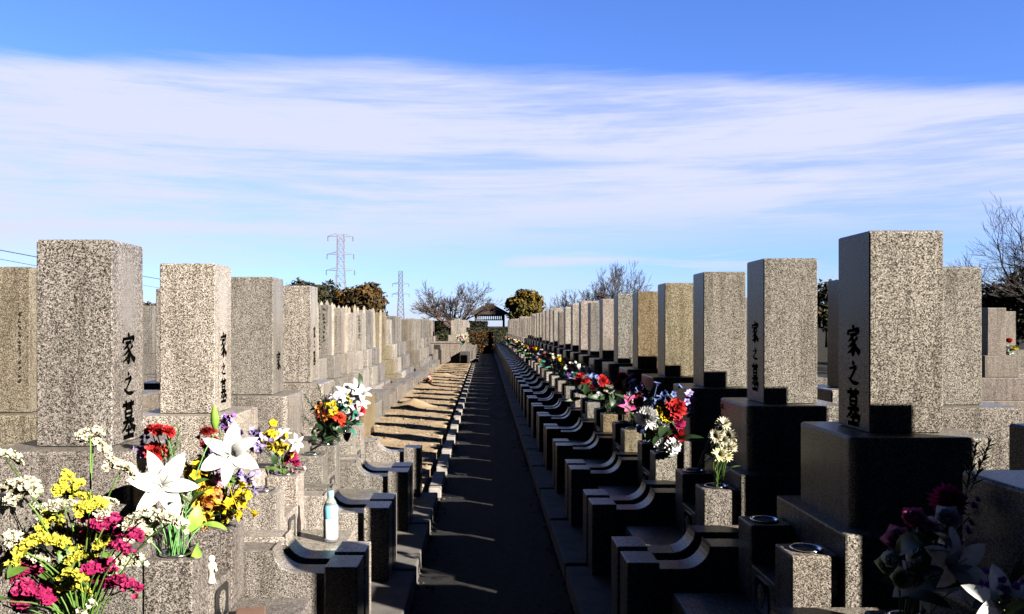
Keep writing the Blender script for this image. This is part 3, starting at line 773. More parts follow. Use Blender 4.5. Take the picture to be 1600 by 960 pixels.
b5 = [('lily', CW, 538, 618, .8), ('lily', CW, 553, 612, .85), ('lily', CW, 566, 618, .75), ('lily', CW, 552, 626, .8), ('lily', CW, 545, 634, .75), ('lily', CW, 562, 632, .7), ('lily', CL, 530, 627, .7), ('lily', (.8, .7, .82), 527, 624, .6), ('carnation', CR, 562, 643, .95), ('freesia', CY, 548, 628, .7), ('lily', CPK, 556, 650, .6), ('lily', CW, 540, 645, .6),
      ('leaf', CDG, 562, 606, 1.2, (.4, -.2, 1))]
b5 += [('leaf', CTG, random.uniform(526, 560), random.uniform(632, 668), 1.1, (random.uniform(-1, 1), -.5, random.uniform(0, .8))) for k in range(20)]
bouquet(cupL(4, -1), mk(b5, 6.22, .08, 10), 'bouquet of small white lilies and one red carnation beside the soil', 'grave flowers on the left', seed=8, stem_col=CTG)

# right
br0 = [('pompon', (.42, .02, .14), 1480, 785, 1.0, (-.2, -.7, .8)), ('rose', (.72, .45, .55), 1440, 838, .95), ('rose', (.66, .25, .40), 1410, 852, .95, (-.6, -.5, .6)), ('rose', (.55, .10, .25), 1428, 822, .8), ('rose', (.7, .72, .8), 1480, 818, .8),
       ('lily', CW, 1430, 895, .85, (-.3, -1, .2)), ('lily', CW, 1478, 885, .9, (.2, -1, .3)), ('lily', CW, 1505, 915, .8, (.4, -.8, .3)), ('rose', (.72, .76, .45), 1385, 890, .8), ('rose', (.72, .76, .45), 1406, 908, .75), ('rose', (.7, .74, .6), 1398, 880, .6),
       ('freesia', CP, 1512, 840, .8), ('freesia', CP, 1520, 800, .7), ('freesia', CB, 1525, 780, .8), ('fern', CDG, 1515, 770, 1.0, (.4, 0, 1)), ('fern', CDG, 1508, 780, 1.0, (.2, 0, 1))]
br0 += [('leaf', CDG, random.uniform(1400, 1510), random.uniform(820, 930), 1.1) for k in range(14)]
bouquet(cupR(0, 1), mk(br0, 2.18, .08, 11, (-.3, -.6, .6)), 'shaded bouquet of white lilies, pink roses and a dark magenta pompon', 'grave flowers on the right', seed=9, stem_col=CDG)
br0b = [('lily', CW, 1560, 945, .8, (-.2, -1, .4)), ('rose', (.8, .7, .82), 1592, 917, .55, (.2, -.8, .5)), ('freesia', CP, 1548, 925, .7), ('freesia', CP, 1575, 912, .6), ('rose', CW, 1585, 950, .7), ('freesia', CY, 1578, 945, .4), ('leaf', CDG, 1570, 955, 1), ('leaf', CDG, 1590, 945, 1)]
bouquet(cupR(0, -1), mk(br0b, 1.85, .05, 12, (-.3, -.6, .6)), 'purple and white flowers cut off by the bottom right corner', 'grave flowers on the right', seed=10, stem_col=CDG)
br2 = [('daisy', CCR, 1130, 664, 1.0), ('daisy', CCR, 1118, 682, .95), ('daisy', CCR, 1140, 682, 1.0), ('daisy', CCR, 1130, 690, .9), ('daisy', (.82, .78, .42), 1124, 712, 1.0), ('daisy', CCR, 1142, 700, .9), ('daisy', (.82, .78, .42), 1134, 714, .9), ('bud', CCR, 1117, 672, .5), ('bud', CCR, 1148, 690, .5), ('bud', CCR, 1112, 700, .45), ('daisy', CCR, 1128, 702, .8), ('leaf', CG, 1118, 735, .7, (-.3, -.3, 1)), ('leaf', CG, 1132, 740, .8, (.2, -.2, 1))]
bouquet(cupR(2, -1), mk(br2, 3.93, .04, 13, (-.1, -.8, .5)), 'thin sunlit bunch of cream daisies on the right', 'grave flowers on the right', seed=11)
br2b = [('carnation', CDR, 1143, 642, .8), ('rose', (.6, .5, .45), 1150, 672, .9), ('rose', (.55, .5, .5), 1158, 684, .9), ('freesia', CY, 1152, 648, .7), ('rose', (.5, .45, .45), 1146, 690, .9), ('carnation', CDR, 1136, 636, .7), ('leaf', CDG, 1140, 660, 1), ('leaf', CDG, 1140, 700, 1), ('leaf', CDG, 1130, 680, 1)]
bouquet(cupR(2, 1), mk(br2b, 4.5, .06, 14, (-.2, -.6, .6)), 'faded dull red and grey flowers in shade behind the cream daisies', 'grave flowers on the right', seed=12, stem_col=CDG)
br3 = [('pompon', CW, 1012, 653, 1.05, (-.2, -.9, .4), 5.02), ('carnation', CR, 1053, 640, 1.15, (.1, -.9, .3)), ('rose', CR, 1053, 683, 1.1, (.1, -.9, .3)), ('carnation', CY, 1036, 648, .95), ('freesia', CY, 1030, 678, .9), ('rose', CW, 1032, 662, .9), ('rose', (.85, .8, .6), 1024, 674, .8), ('carnation', CW, 1050, 697, .85), ('carnation', CW, 1030, 692, .7), ('carnation', CM, 1058, 664, .8), ('freesia', CL, 1068, 627, 1.1), ('freesia', CL, 1075, 640, 1.0), ('freesia', CB, 1024, 622, 1.2), ('freesia', CB, 1034, 632, 1.2), ('freesia', CB, 1046, 615, 1.0), ('rose', CB, 1003, 676, .7), ('rose', CW, 1045, 655, .5)]
br3 += [('leaf', CDG, random.uniform(1005, 1075), random.uniform(630, 700), 1) for k in range(16)]
br3 = [(e[0], e[1], e[2], e[3], (e[4] if len(e) > 4 else 1) * (1.4 if e[0] in ('pompon', 'carnation', 'rose') else 1.15), *e[5:]) for e in br3]
bouquet(cupR(3, -1), mk(br3, 5.16, .07, 15, (-.1, -.8, .4)), 'full bouquet of white pompon, red and yellow flowers, brightest on the right', 'grave flowers on the right', seed=13, stem_col=CDG)
br3b = [('carnation', CDR, 1004, 618, 1.2), ('carnation', CDR, 1008, 632, 1.1), ('carnation', CDR, 1000, 628, 1.0), ('freesia', CB, 992, 606, 1.2), ('freesia', CL, 1000, 604, .9), ('leaf', CDG, 1010, 650, 1.2), ('leaf', CDG, 1002, 645, 1.2), ('leaf', CDG, 1015, 640, 1.2)]
bouquet(cupR(3, 1), mk(br3b, 5.65, .06, 16, (-.2, -.6, .6)), 'dark red carnations with pale blue flowers, in half shade', 'grave flowers on the right', seed=14, stem_col=CDG)
br4 = [('lily', (.8, .12, .35), 984, 634, .8, (-.2, -1, .3)), ('lily', (.85, .3, .5), 988, 640, .6), ('carnation', CW, 985, 618, .8), ('carnation', CW, 991, 627, .6), ('leaf', CDG, 985, 650, 1.2), ('leaf', CG, 978, 646, 1.2), ('leaf', CDG, 990, 652, 1.2), ('leaf', CDG, 982, 628, 1.2)]
bouquet(cupR(4, -1), mk(br4, 6.38, .06, 17, (-.2, -.8, .4)), 'small bunch of pink lilies and white carnations on the right', 'grave flowers on the right', seed=15, stem_col=CDG)
br5 = [('carnation', CR, 940, 596, 1.3), ('carnation', CR, 946, 600, 1.0), ('carnation', CW, 936, 594, .9), ('carnation', CW, 942, 608, 1.0), ('carnation', CW, 955, 610, 1.0), ('carnation', CCR, 948, 610, .9), ('freesia', CB, 927, 592, 1.2), ('carnation', CW, 936, 618, .8)] + [('leaf', CDG, random.uniform(930, 965), random.uniform(610, 640), 1.3) for k in range(14)]
bouquet(cupR(5, -1), mk(br5, 7.53, .08, 18, (-.2, -.8, .4)), 'red carnation bouquet with a ring of white flowers beneath, fifth grave on the right', 'grave flowers on the right', seed=16, stem_col=CDG)
br5b = [('carnation', CM, 972, 592, 1.2), ('carnation', CDR, 978, 600, 1.1), ('carnation', CDR, 968, 602, 1.1), ('freesia', CPK, 974, 606, 1.0), ('leaf', CDG, 972, 612, 1.4), ('leaf', CDG, 976, 618, 1.4)]
bouquet(cupR(4, 1), mk(br5b, 6.85, .06, 19, (-.2, -.8, .4)), 'dark magenta flowers behind the small pink lilies', 'grave flowers on the right', seed=17, stem_col=CDG)
br6 = [('carnation', CR, 908, 593, 1.6), ('carnation', CR, 914, 596, 1.2), ('carnation', (.6, .1, .1), 904, 598, 1.0), ('carnation', CDR, 926, 608, 1.2), ('carnation', CPK, 914, 590, .7)] + [('leaf', CDG, random.uniform(905, 935), random.uniform(600, 625), 1.4) for k in range(10)]
bouquet(cupR(6, -1), mk(br6, 8.68, .08, 20, (-.2, -.8, .4)), 'bright red bouquet over dark leaves, sixth grave on the right', 'grave flowers on the right', seed=18, stem_col=CDG)
# small bouquets further on: a few kinds copied from stand to stand
def small_bq(cols, seed, label, group, types=('carnation', 'freesia', 'rose', 'pompon')):
    rr = random.Random(seed); hd = []
    for k in range(9):
        a = rr.uniform(0, 2 * PI); r = rr.uniform(.02, .11); hd.append((rr.choice(types), rr.choice(cols), Vector((r * math.cos(a), r * math.sin(a), rr.uniform(.12, .30))), (math.cos(a) * .5, math.sin(a) * .5 - .5, .7), rr.uniform(1.0, 1.4)))
    for k in range(8):
        a = rr.uniform(0, 2 * PI); hd.append(('leaf', rr.choice((CDG, CG, CTG)), Vector((.05 * math.cos(a), .05 * math.sin(a), rr.uniform(.04, .16))), (math.cos(a), math.sin(a), .5), 1.3))
    return bouquet(Vector((0, 0, 0)), hd, label, group, seed=seed, stem_col=CDG)
kinds = [([CW, CY, CPK], 'white, yellow and pink'), ([CP, CM, CW], 'purple and magenta'), ([CR, CW, CY], 'red and white'), ([CW, CL, CTG], 'white and lilac'), ([CPK, CCR, CO], 'pink and cream'), ([CY, CO, CW], 'yellow and orange')]
protos = [None] * len(kinds)
used = {}
order = [(5, 1, 1), (6, 1, 3), (7, -1, 3), (7, 1, 5), (8, -1, 1), (8, 1, 2), (9, -1, 0), (9, 1, 1), (10, -1, 4), (10, 1, 0), (11, -1, 3), (11, 1, 2), (12, -1, 4), (12, 1, 5), (13, -1, 3), (13, 1, 5), (14, -1, 0), (14, 1, 1), (15, -1, 2), (15, 1, 4)] + [(i_, s_, (i_ * 5 + s_) % 6) for i_ in range(16, 36) for s_ in (-1, 1) if (i_ * 7 + s_ * 3) % 5 > 1]
for (i, s, k) in order:
    lab = ('%s flowers at the %s side of the %s grave on the right' % (kinds[k][1], 'near' if s < 0 else 'far', od(i))) if i < 16 else 'small %s flowers in the distant right row' % kinds[k][1]
    if protos[k] is None:
        protos[k] = o = small_bq(kinds[k][0], 40 + k, lab, 'grave flowers on the right')
    else:
        o = dup(protos[k]); o['label'] = lab
    o.location = cupR(i, s) if i < 16 else cupR(i, s) + Vector((0, 0, -.05))
    if i >= 16:   # the far graves have a plain granite pot under their flowers
        link('flower_stand', ME_stand, None, (RX - UF, rc(i) + .22 * s, .36), color=jit(LIGHT), label='small flower stand in the distant right row', category='flower stand', group='flower stands on the right')
    o.rotation_euler = (0, 0, i * 1.3)
for k, (x, y) in enumerate(((-1.0, 33.9), (-.95, 35.1), (-.95, 37.2))):
    o = dup(protos[4]); o['label'] = 'pale pink flowers on the graves beyond the bare soil'; o['group'] = 'flowers beyond the bare soil'; o.location = (x, y, .72); o.rotation_euler = (0, 0, k); o.scale = (1.5, 1.5, 1.3)
    link('flower_stand', ME_stand, None, (x, y, .40), color=LIGHT, label='small pale flower stand beyond the bare soil', category='flower stand', group='flower stands beyond the bare soil')
o = dup(protos[2]); o['label'] = 'red and white flowers among the graves at the right edge'; o.location = (7.85, 12.55, 1.0); o.scale = (1.3, 1.3, 1.0)
o['group'] = 'flowers at the right edge'
link('flower_stand', box_me('flower_stand', -.12, .12, -.12, .12, -.96, 0, M['granite'], .01), None, (7.85, 12.55, .98), color=GREY, label='tall flower stand under the red and white flowers at the right edge', category='flower stand')
o = dup(protos[4]); o['label'] = 'wilted orange flowers lying at the rear of the bare soil'; o['group'] = 'flowers on the bare soil'; o.location = (-1.45, 20.6, .10); o.rotation_euler = (1.2, 0, .4); o.scale = (.8, .8, .8)

# ------------------------------------------------------------------ bottle, figurine, added lit-corner slab
bt = link('water_bottle', None, None, (-.79, lc(2) + .03, .402), label='clear plastic water bottle with pale blue cap on the granite step', category='bottle')
bm = bmesh.new(); lathe(bm, [(.0, .002), (.030, .002), (.036, .010), (.036, .05), (.0345, .055), (.036, .06), (.036, .14), (.036, .165), (.030, .195), (.018, .218), (.0145, .224), (.0145, .236)], 24)
child(bt, 'bottle_body', finish(bm, 'bottle_body', M['pet'], True))
bm = bmesh.new(); lathe(bm, [(.0366, .120), (.0372, .122), (.0372, .172), (.0335, .186)], 24); child(bt, 'blue_band', finish(bm, 'blue_band', M['paint'], True), color=(.22, .60, .78))
bm = bmesh.new(); lathe(bm, [(.0366, .018), (.0370, .020), (.0370, .116), (.0366, .118)], 24); child(bt, 'label_wrap', finish(bm, 'label_wrap', M['paint'], True), color=(.80, .84, .80))
bm = bmesh.new(); lathe(bm, [(.0165, .226), (.0168, .228), (.0168, .252), (.015, .256), (0, .256)], 20); child(bt, 'cap', finish(bm, 'cap', M['paint'], True), color=(.25, .62, .80))

fg = link('figurine', None, None, (-1.0, lc(1) - .06, .562), (0, 0, -.5), label='tiny white ceramic figurine leaning on the incense box', category='figurine')
bm = bmesh.new()
lathe(bm, [(0, 0), (.015, 0), (.017, .006), (.011, .02), (.010, .035), (.015, .05), (.019, .062), (.016, .072), (.008, .078)], 14)
child(fg, 'figurine_body', finish(bm, 'figurine_body', M['paint'], True), color=(.62, .55, .45))
bm = bmesh.new(); bmesh.ops.create_uvsphere(bm, u_segments=12, v_segments=8, radius=.013); bmesh.ops.translate(bm, vec=(0, 0, .088), verts=bm.verts[:]); child(fg, 'figurine_head', finish(bm, 'figurine_head', M['paint'], True), color=(.82, .76, .66))
bm = bmesh.new(); tube(bm, [(.016, 0, .064), (.024, 0, .05), (.014, .004, .042)], [.005, .005, .004], 6); child(fg, 'figurine_arm', finish(bm, 'figurine_arm', M['paint'], True), color=(.8, .74, .62))
bm = bmesh.new(); box(bm, -.055, .055, -.075, .075, 0, .022, .006)
link('lit_corner_slab', finish(bm, 'lit_corner_slab', M['paint']), None, (-.88, lc(1) + .02, .401), (0, 0, .25), color=(.17, .10, .07), label='small reddish brown slab added for the orange-lit step corner by the crest panel', category='lit corner slab')  # reddish slab added to stand in for an orange-lit corner of the step

# ------------------------------------------------------------------ trees
def leaf_cloud(name, blobs, n, size, mat, seed, squash=1.0):
    rr = random.Random(seed); bm = bmesh.new()
    vol = [b_[3] * b_[4] * b_[5] for b_ in blobs]; tot = sum(vol)
    for bl_, v in zip(blobs, vol):
        for k in range(int(n * v / tot)):
            while True:
                p = Vector((rr.uniform(-1, 1), rr.uniform(-1, 1), rr.uniform(-1, 1)))
                if p.length <= 1 and rr.random() < .25 + .75 * p.length ** 2: break
            w = 1 + .35 * noise.noise((p.x * 2.3 + seed, p.y * 2.3, p.z * 2.3 + bl_[0]))
            c = Vector((bl_[0] + p.x * bl_[3] * w, bl_[1] + p.y * bl_[4] * w, bl_[2] + p.z * bl_[5] * w))
            q = Vector((rr.gauss(0, 1) + p.x, rr.gauss(0, 1) + p.y, rr.gauss(0, .8) + p.z + .5)).normalized()
            a = q.orthogonal().normalized(); a.rotate(Matrix.Rotation(rr.uniform(0, 6.28), 3, q)); b2 = q.cross(a)
            s = size * rr.uniform(.5, 1.25)
            vs = [bm.verts.new(c + a * s * u + b2 * s * .6 * t) for u, t in ((-1, -.2), (-.2, -.8), (.9, -.3), (1, .3), (.1, .9), (-.8, .5))]
            bm.faces.new(vs)
    return finish(bm, name, mat)
def foliage_mat(name, c1, c2, c3, scale):
    m, nt, b = new_mat(name)
    tc = nt.nodes.new('ShaderNodeTexCoord')
    n = nt.nodes.new('ShaderNodeTexNoise'); n.inputs['Scale'].default_value = scale; n.inputs['Detail'].default_value = 3
    nt.links.new(tc.outputs['Object'], n.inputs['Vector'])
    r = ramp(nt, [(.32, c1), (.5, c2), (.68, c3)]); nt.links.new(n.outputs[0], r.inputs[0])
    n2 = nt.nodes.new('ShaderNodeTexNoise'); n2.inputs['Scale'].default_value = scale * 9
    nt.links.new(tc.outputs['Object'], n2.inputs['Vector'])
    r2 = ramp(nt, [(.3, .55), (.7, 1.3)]); nt.links.new(n2.outputs[0], r2.inputs[0])
    c = mult(nt, r.outputs[0], r2.outputs[0])
    nt.links.new(c, b.inputs['Base Color']); b.inputs['Roughness'].default_value = .7; b.inputs['Specular IOR Level'].default_value = .2
    return m
M['f_orange'] = foliage_mat('autumn_foliage', (.018, .018, .006), (.045, .028, .008), (.12, .062, .015), .7)
M['f_dark'] = foliage_mat('dark_evergreen', (.010, .012, .005), (.022, .022, .008), (.05, .04, .012), .8)
M['f_green'] = foliage_mat('yellow_green_foliage', (.035, .035, .007), (.12, .085, .012), (.035, .02, .007), .45)
M['f_black'] = foliage_mat('blackish_evergreen', (.010, .012, .007), (.018, .020, .010), (.03, .03, .013), 1.2)  # very dark green foliage

def leafy_tree(base, blobs, n, size, mat, label, seed, trunk_r=.16, group=None, cat='tree'):
    t = link('leafy_tree', None, None, base, label=label, category=cat, group=group)
    bm = bmesh.new()
    top = max(b_[2] for b_ in blobs)
    tube(bm, [(0, 0, -.05), (.05, 0, top * .35), (-.04, .05, top * .7), (0, 0, top)], [trunk_r, trunk_r * .8, trunk_r * .6, trunk_r * .2], 8)
    for b_ in blobs[:9]:
        tube(bm, [(0, 0, top * .35), (b_[0] * .5, b_[1] * .5, (top * .35 + b_[2]) / 2 + .1), (b_[0], b_[1], b_[2])], [trunk_r * .5, trunk_r * .35, trunk_r * .12], 6)
    child(t, 'trunk', finish(bm, 'trunk', M['bark'], True), color=(.10, .075, .05))
    child(t, 'crown', leaf_cloud('crown', blobs, n, size, mat, seed))
    return t
def blobs_for(w, h, z0, n, seed, depth=None):
    rr = random.Random(seed); out = [(0, 0, z0 + h * .5, w * .36, (depth or w) * .36, h * .42)]
    for k in range(n):
        a = rr.uniform(0, 2 * PI); r = rr.uniform(.25, .40) * w; zz = rr.uniform(.22, .9)
        f = math.sin(PI * min(1, zz * .75 + .22))
        out.append((math.cos(a) * r * f, math.sin(a) * r * f * (depth or w) / w, z0 + h * zz, w * rr.uniform(.10, .17), w * rr.uniform(.10, .17), h * rr.uniform(.10, .16)))
    return out
def ground_at(px, d): return ((px - VX) / F * d, d, 0)

leafy_tree(ground_at(566, 80), blobs_for(6.2, 4.6, 1.2, 26, 1), 5200, .22, M['f_orange'], 'rounded orange brown tree beside the larger pylon', 21, .2)
leafy_tree(ground_at(822, 72), blobs_for(4.3, 3.3, 1.4, 24, 2), 3600, .17, M['f_green'], 'rounded yellow green tree right of the pavilion', 22, .18)
for k, (px, d, w, h, z0) in enumerate(((500, 95, 7.5, 6.0, .9), (474, 100, 6.0, 6.6, .7))):
    leafy_tree(ground_at(px, d), blobs_for(w, h, z0, 16, 5 + k), 2600, .26, M['f_dark'], ['broad dark evergreen left of the larger pylon', 'dark evergreen just above the last big left gravestone'][k], 30 + k, .2)
for k, (px, d) in enumerate(((447, 102), (458, 102.6))):
    hb = [(0, 0, .8 + q * .62, .95 * (1 - q / 11), .95 * (1 - q / 11), .5) for q in range(10)]
    leafy_tree(ground_at(px, d), hb, 1300, .2, M['f_dark'], ['pointed dark conifer tip above the fourth left gravestone, left one', 'pointed dark conifer tip next to the broad evergreen'][k], 40 + k, .14)
leafy_tree(ground_at(236, 60), blobs_for(3.5, 2.9, .6, 12, 8), 1800, .16, M['f_orange'], 'brown green tree in the gap between the two nearest left stones', 50, .15)
leafy_tree(ground_at(1292, 60), blobs_for(3.0, 4.6, .6, 12, 9), 1800, .16, M['f_dark'], 'dark tree in the gap between the two nearest right gravestones', 51, .15)
leafy_tree(ground_at(1615, 30), blobs_for(5.4, 3.0, .7, 22, 10), 5200, .11, M['f_black'], 'dark evergreen mass behind the gravestones at the right edge', 52, .2)
leafy_tree(ground_at(1565, 31), blobs_for(2.6, 2.6, .5, 14, 12), 2600, .10, M['f_black'], 'low dark evergreen beside the pale stone at the right edge', 53, .14)

def bare_tree(base, height, spread, label, seed, lean=(0, 0), col=(.115, .085, .07), r0=.17, levels=6, fan=True, group=None, split_z=.22, droop=0.0, tip=.006, fit=None):
    rr = random.Random(seed)
    t = link('bare_tree', None, None, base, label=label, category='tree', group=group)
    tr = bmesh.new(); cr = bmesh.new()
    h0 = height * split_z
    tube(tr, [(0, 0, -.05), (lean[0] * .3, lean[1] * .3, h0 * .5), (lean[0] * .6, lean[1] * .6, h0)], [r0 * 1.2, r0, r0 * .85], 9)
    def grow(bm, p, d, L, r, lev):
        pts = [p.copy()]; rad = [r]; cur = p.copy(); dd = d.copy()
        n = 4
        for k in range(n):
            dd = (dd + Vector((rr.gauss(0, .13), rr.gauss(0, .13), rr.gauss(.03 - droop, .10)))).normalized()
            cur = cur + dd * L / n; pts.append(cur.copy()); rad.append(max(tip, r * (1 - .42 * (k + 1) / n)))
        tube(bm, pts, rad, 6 if lev < 2 else 4 if lev < 4 else 3, False)
        if lev >= levels: return
        nb = 3 if lev < 2 else rr.choice((3, 4, 4)) if lev < 5 else 3
        for k in range(nb):
            j = n if k == 0 else rr.choice((1, 2, 3, 4))
            ax = Vector((rr.gauss(0, 1), rr.gauss(0, 1), rr.gauss(0, .5))).cross(dd)
            if ax.length < .1: ax = dd.orthogonal()
            nd = dd.copy(); nd.rotate(Matrix.Rotation(rr.uniform(.3, .85) if k else rr.uniform(.05, .3), 3, ax.normalized()))
            if nd.z < -.1: nd.z *= .3
            nd.normalize()
            grow(bm, pts[j], nd, L * rr.uniform(.58, .82), max(tip, rad[j] * (.62 if k else .85)), lev + 1)
    p0 = Vector((lean[0] * .6, lean[1] * .6, h0))
    nb = 6
    for k in range(nb):
        a = 2 * PI * (k + rr.uniform(-.25, .25)) / nb
        d = Vector((math.cos(a) * spread, math.sin(a) * spread * .9, rr.uniform(.55, 1.0))).normalized()
        grow(cr, p0 - Vector((0, 0, rr.uniform(0, .25) * h0)), d, height * .30, r0 * rr.uniform(.5, .68), 1)
    if fit:
        vs = cr.verts[:]; w0 = max(abs(v.co.x) for v in vs); zz = max(v.co.z for v in vs)
        kx, kz = fit[0] / 2 / w0, (fit[1] - h0) / (zz - h0)
        for v in vs:
            f = min(1.0, max(0.0, (v.co.z - h0 * .75) / (h0 * .8)))
            v.co = Vector((v.co.x * kx, v.co.y * kx, h0 * .75 + (v.co.z - h0 * .75) * (1 + (kz - 1) * f)))
    child(t, 'trunk', finish(tr, 'trunk', M['bark'], True), color=col)
    child(t, 'branches', finish(cr, 'branches', M['bark'], False), color=col)
    return t
bare_tree(ground_at(706, 68), 4.9, 1.25, 'wide spreading bare cherry tree left of the pavilion', 4, col=(.085, .06, .05), r0=.24, levels=6, tip=.011, fit=(8.6, 5.3), split_z=.30)
bare_tree(ground_at(965, 62), 5.4, .9, 'taller bare tree rising behind the right row of gravestones', 7, col=(.095, .07, .06), r0=.15, levels=6, tip=.010, fit=(6.0, 6.5), split_z=.4)
bare_tree(ground_at(912, 66), 4.4, 1.2, 'lower bushy bare tree behind the right row, nearer the pavilion', 9, col=(.095, .07, .06), r0=.14, levels=6, tip=.010, fit=(6.2, 5.3), split_z=.4)
bare_tree(ground_at(868, 70), 4.0, 1.2, 'small low bare tree between the yellow green tree and the bushy one', 12, col=(.095, .07, .06), r0=.12, levels=5, tip=.010, fit=(3.4, 3.9), split_z=.4)
bare_tree(ground_at(1660, 24), 6.2, 1.15, 'bare tree reaching in from the right edge above dark evergreens', 15, col=(.045, .035, .033), r0=.17, levels=6, tip=.005, fit=(7.2, 5.9), split_z=.35)

# ------------------------------------------------------------------ pylons
def bar(bm, a, b_, r=.1): tube(bm, [a, b_], r, 4, True)
def pylon(base, H, wb, wt, arms, label, r, col, nseg=12, top=None):
    t = link('power_pylon', None, None, base, label=label, category='pylon', group='power pylons')
    bm = bmesh.new()
    def wd(z):
        k = z / H
        return wb + (wt - wb) * min(1, k / .72)
    zs = [H * i / nseg for i in range(nseg + 1)]
    for i in range(nseg):
        z0, z1 = zs[i], zs[i + 1]; a, b_ = wd(z0) / 2, wd(z1) / 2
        c0 = [(-a, -a, z0), (a, -a, z0), (a, a, z0), (-a, a, z0)]; c1 = [(-b_, -b_, z1), (b_, -b_, z1), (b_, b_, z1), (-b_, b_, z1)]
        for k in range(4):
            bar(bm, c0[k], c1[k], r); bar(bm, c0[k], c1[(k + 1) % 4], r * .6); bar(bm, c0[(k + 1) % 4], c1[k], r * .6); bar(bm, c1[k], c1[(k + 1) % 4], r * .55)
    child(t, 'tower', finish(bm, 'tower', M['galv']), color=col)
    for (z, half) in arms:
        bm = bmesh.new(); w0 = wd(z) / 2
        for s in (-1, 1):
            for yy in (-w0, w0):
                bar(bm, (s * w0, yy, z), (s * half, 0, z + .1), r * .8); bar(bm, (s * w0, yy, z + H * .028), (s * half, 0, z + .1), r * .7)
        child(t, 'crossarm', finish(bm, 'crossarm', M['galv']), color=col)
        for s in (-1, 1):
            bm = bmesh.new(); lathe(bm, [(.02, 0), (.22, -.1), (.1, -.5), (.22, -.6), (.1, -1.1), (.22, -1.2), (.08, -1.8)], 8)
            child(t, 'insulator', finish(bm, 'insulator', M['galv']), loc=(s * half * .98, 0, z + .05), color=(.12, .11, .11))
    return t
def pz(py, d): return EYE + (VY - py) / F * d
pylon(ground_at(532, 300), pz(367, 300), 5.2, 2.4, ((pz(370, 300), 4.6), (pz(398, 300), 4.9), (pz(423, 300), 5.2)), 'larger pale lattice pylon standing behind the orange brown tree', .11, (.20, .19, .19), 14)
pylon(ground_at(626, 480), pz(424, 480), 4.4, 2.2, ((pz(444, 480), 4.8), (pz(460, 480), 5.0)), 'smaller distant lattice pylon left of the bare cherry tree', .17, (.12, .12, .14), 12)
# overhead line at the left
for k, (p, q) in enumerate(((at(-140, 364, 34), at(505, 468, 130)), (at(-140, 378, 34), at(505, 482, 130)))):
    bm = bmesh.new(); pts = []
    for s in range(15):
        t = s / 14; v = p.lerp(q, t); v.z -= 4 * t * (1 - t) * .55; pts.append(v)
    tube(bm, pts, .022 if k == 0 else .014, 5)
    link('overhead_cable', finish(bm, 'overhead_cable', M['paint'], True), color=(.03, .032, .035), label=['upper dark overhead cable crossing behind the left gravestones', 'lower thin overhead cable crossing behind the left gravestones'][k], category='cable')

# ------------------------------------------------------------------ pavilion
pv = link('pavilion', None, None, ((765 - VX) / F * 74, 74, 0), label='open wooden pavilion with dark hipped roof at the end of the path', category='pavilion')
hw = 1.72
bm = bmesh.new()
ap = [bm.verts.new((-.35, 0, 3.42)), bm.verts.new((.35, 0, 3.42))]
ev = [bm.verts.new(c) for c in ((-hw, -hw, 2.62), (hw, -hw, 2.62), (hw, hw, 2.62), (-hw, hw, 2.62))]
bm.faces.new((ev[0], ev[1], ap[1], ap[0])); bm.faces.new((ev[1], ev[2], ap[1])); bm.faces.new((ev[2], ev[3], ap[0], ap[1])); bm.faces.new((ev[3], ev[0], ap[0]))
lo = [bm.verts.new(v.co - Vector((0, 0, .09))) for v in ev]
for k in range(4): bm.faces.new((ev[(k + 1) % 4], ev[k], lo[k], lo[(k + 1) % 4]))
bm.faces.new(lo[::-1])
rf = child(pv, 'roof', finish(bm, 'roof', M['wood']), color=(.055, .042, .035))
bm = bmesh.new(); box(bm, -.42, .42, -.08, .08, 3.40, 3.54, .03); child(rf, 'ridge_cap', finish(bm, 'ridge_cap', M['wood']), color=(.05, .04, .034))
for sx in (-1, 1):
    for sy in (-1, 1):
        child(pv, 'post', box_me('post', sx * 1.25 - .07, sx * 1.25 + .07, sy * 1.25 - .07, sy * 1.25 + .07, 0, 2.525, M['wood'], .01), color=(.05, .04, .035))
for sy in (-1, 1):
    bm = bmesh.new(); y = sy * 1.25
    box(bm, -1.18, 1.18, y - .04, y + .04, 2.02, 2.10); box(bm, -1.18, 1.18, y - .04, y + .04, 2.40, 2.50)
    for k in range(14): box(bm, -1.12 + k * .172 - .028, -1.12 + k * .172 + .028, y - .025, y + .025, 2.10, 2.40)
    child(pv, 'lattice_rail', finish(bm, 'lattice_rail', M['wood']), color=(.06, .05, .042))
for sx in (-1, 1):
    bm = bmesh.new(); x = sx * 1.25
    box(bm, x - .04, x + .04, -1.18, 1.18, 2.02, 2.10); box(bm, x - .04, x + .04, -1.18, 1.18, 2.40, 2.50)
    child(pv, 'lattice_rail', finish(bm, 'lattice_rail', M['wood']), color=(.06, .05, .042))

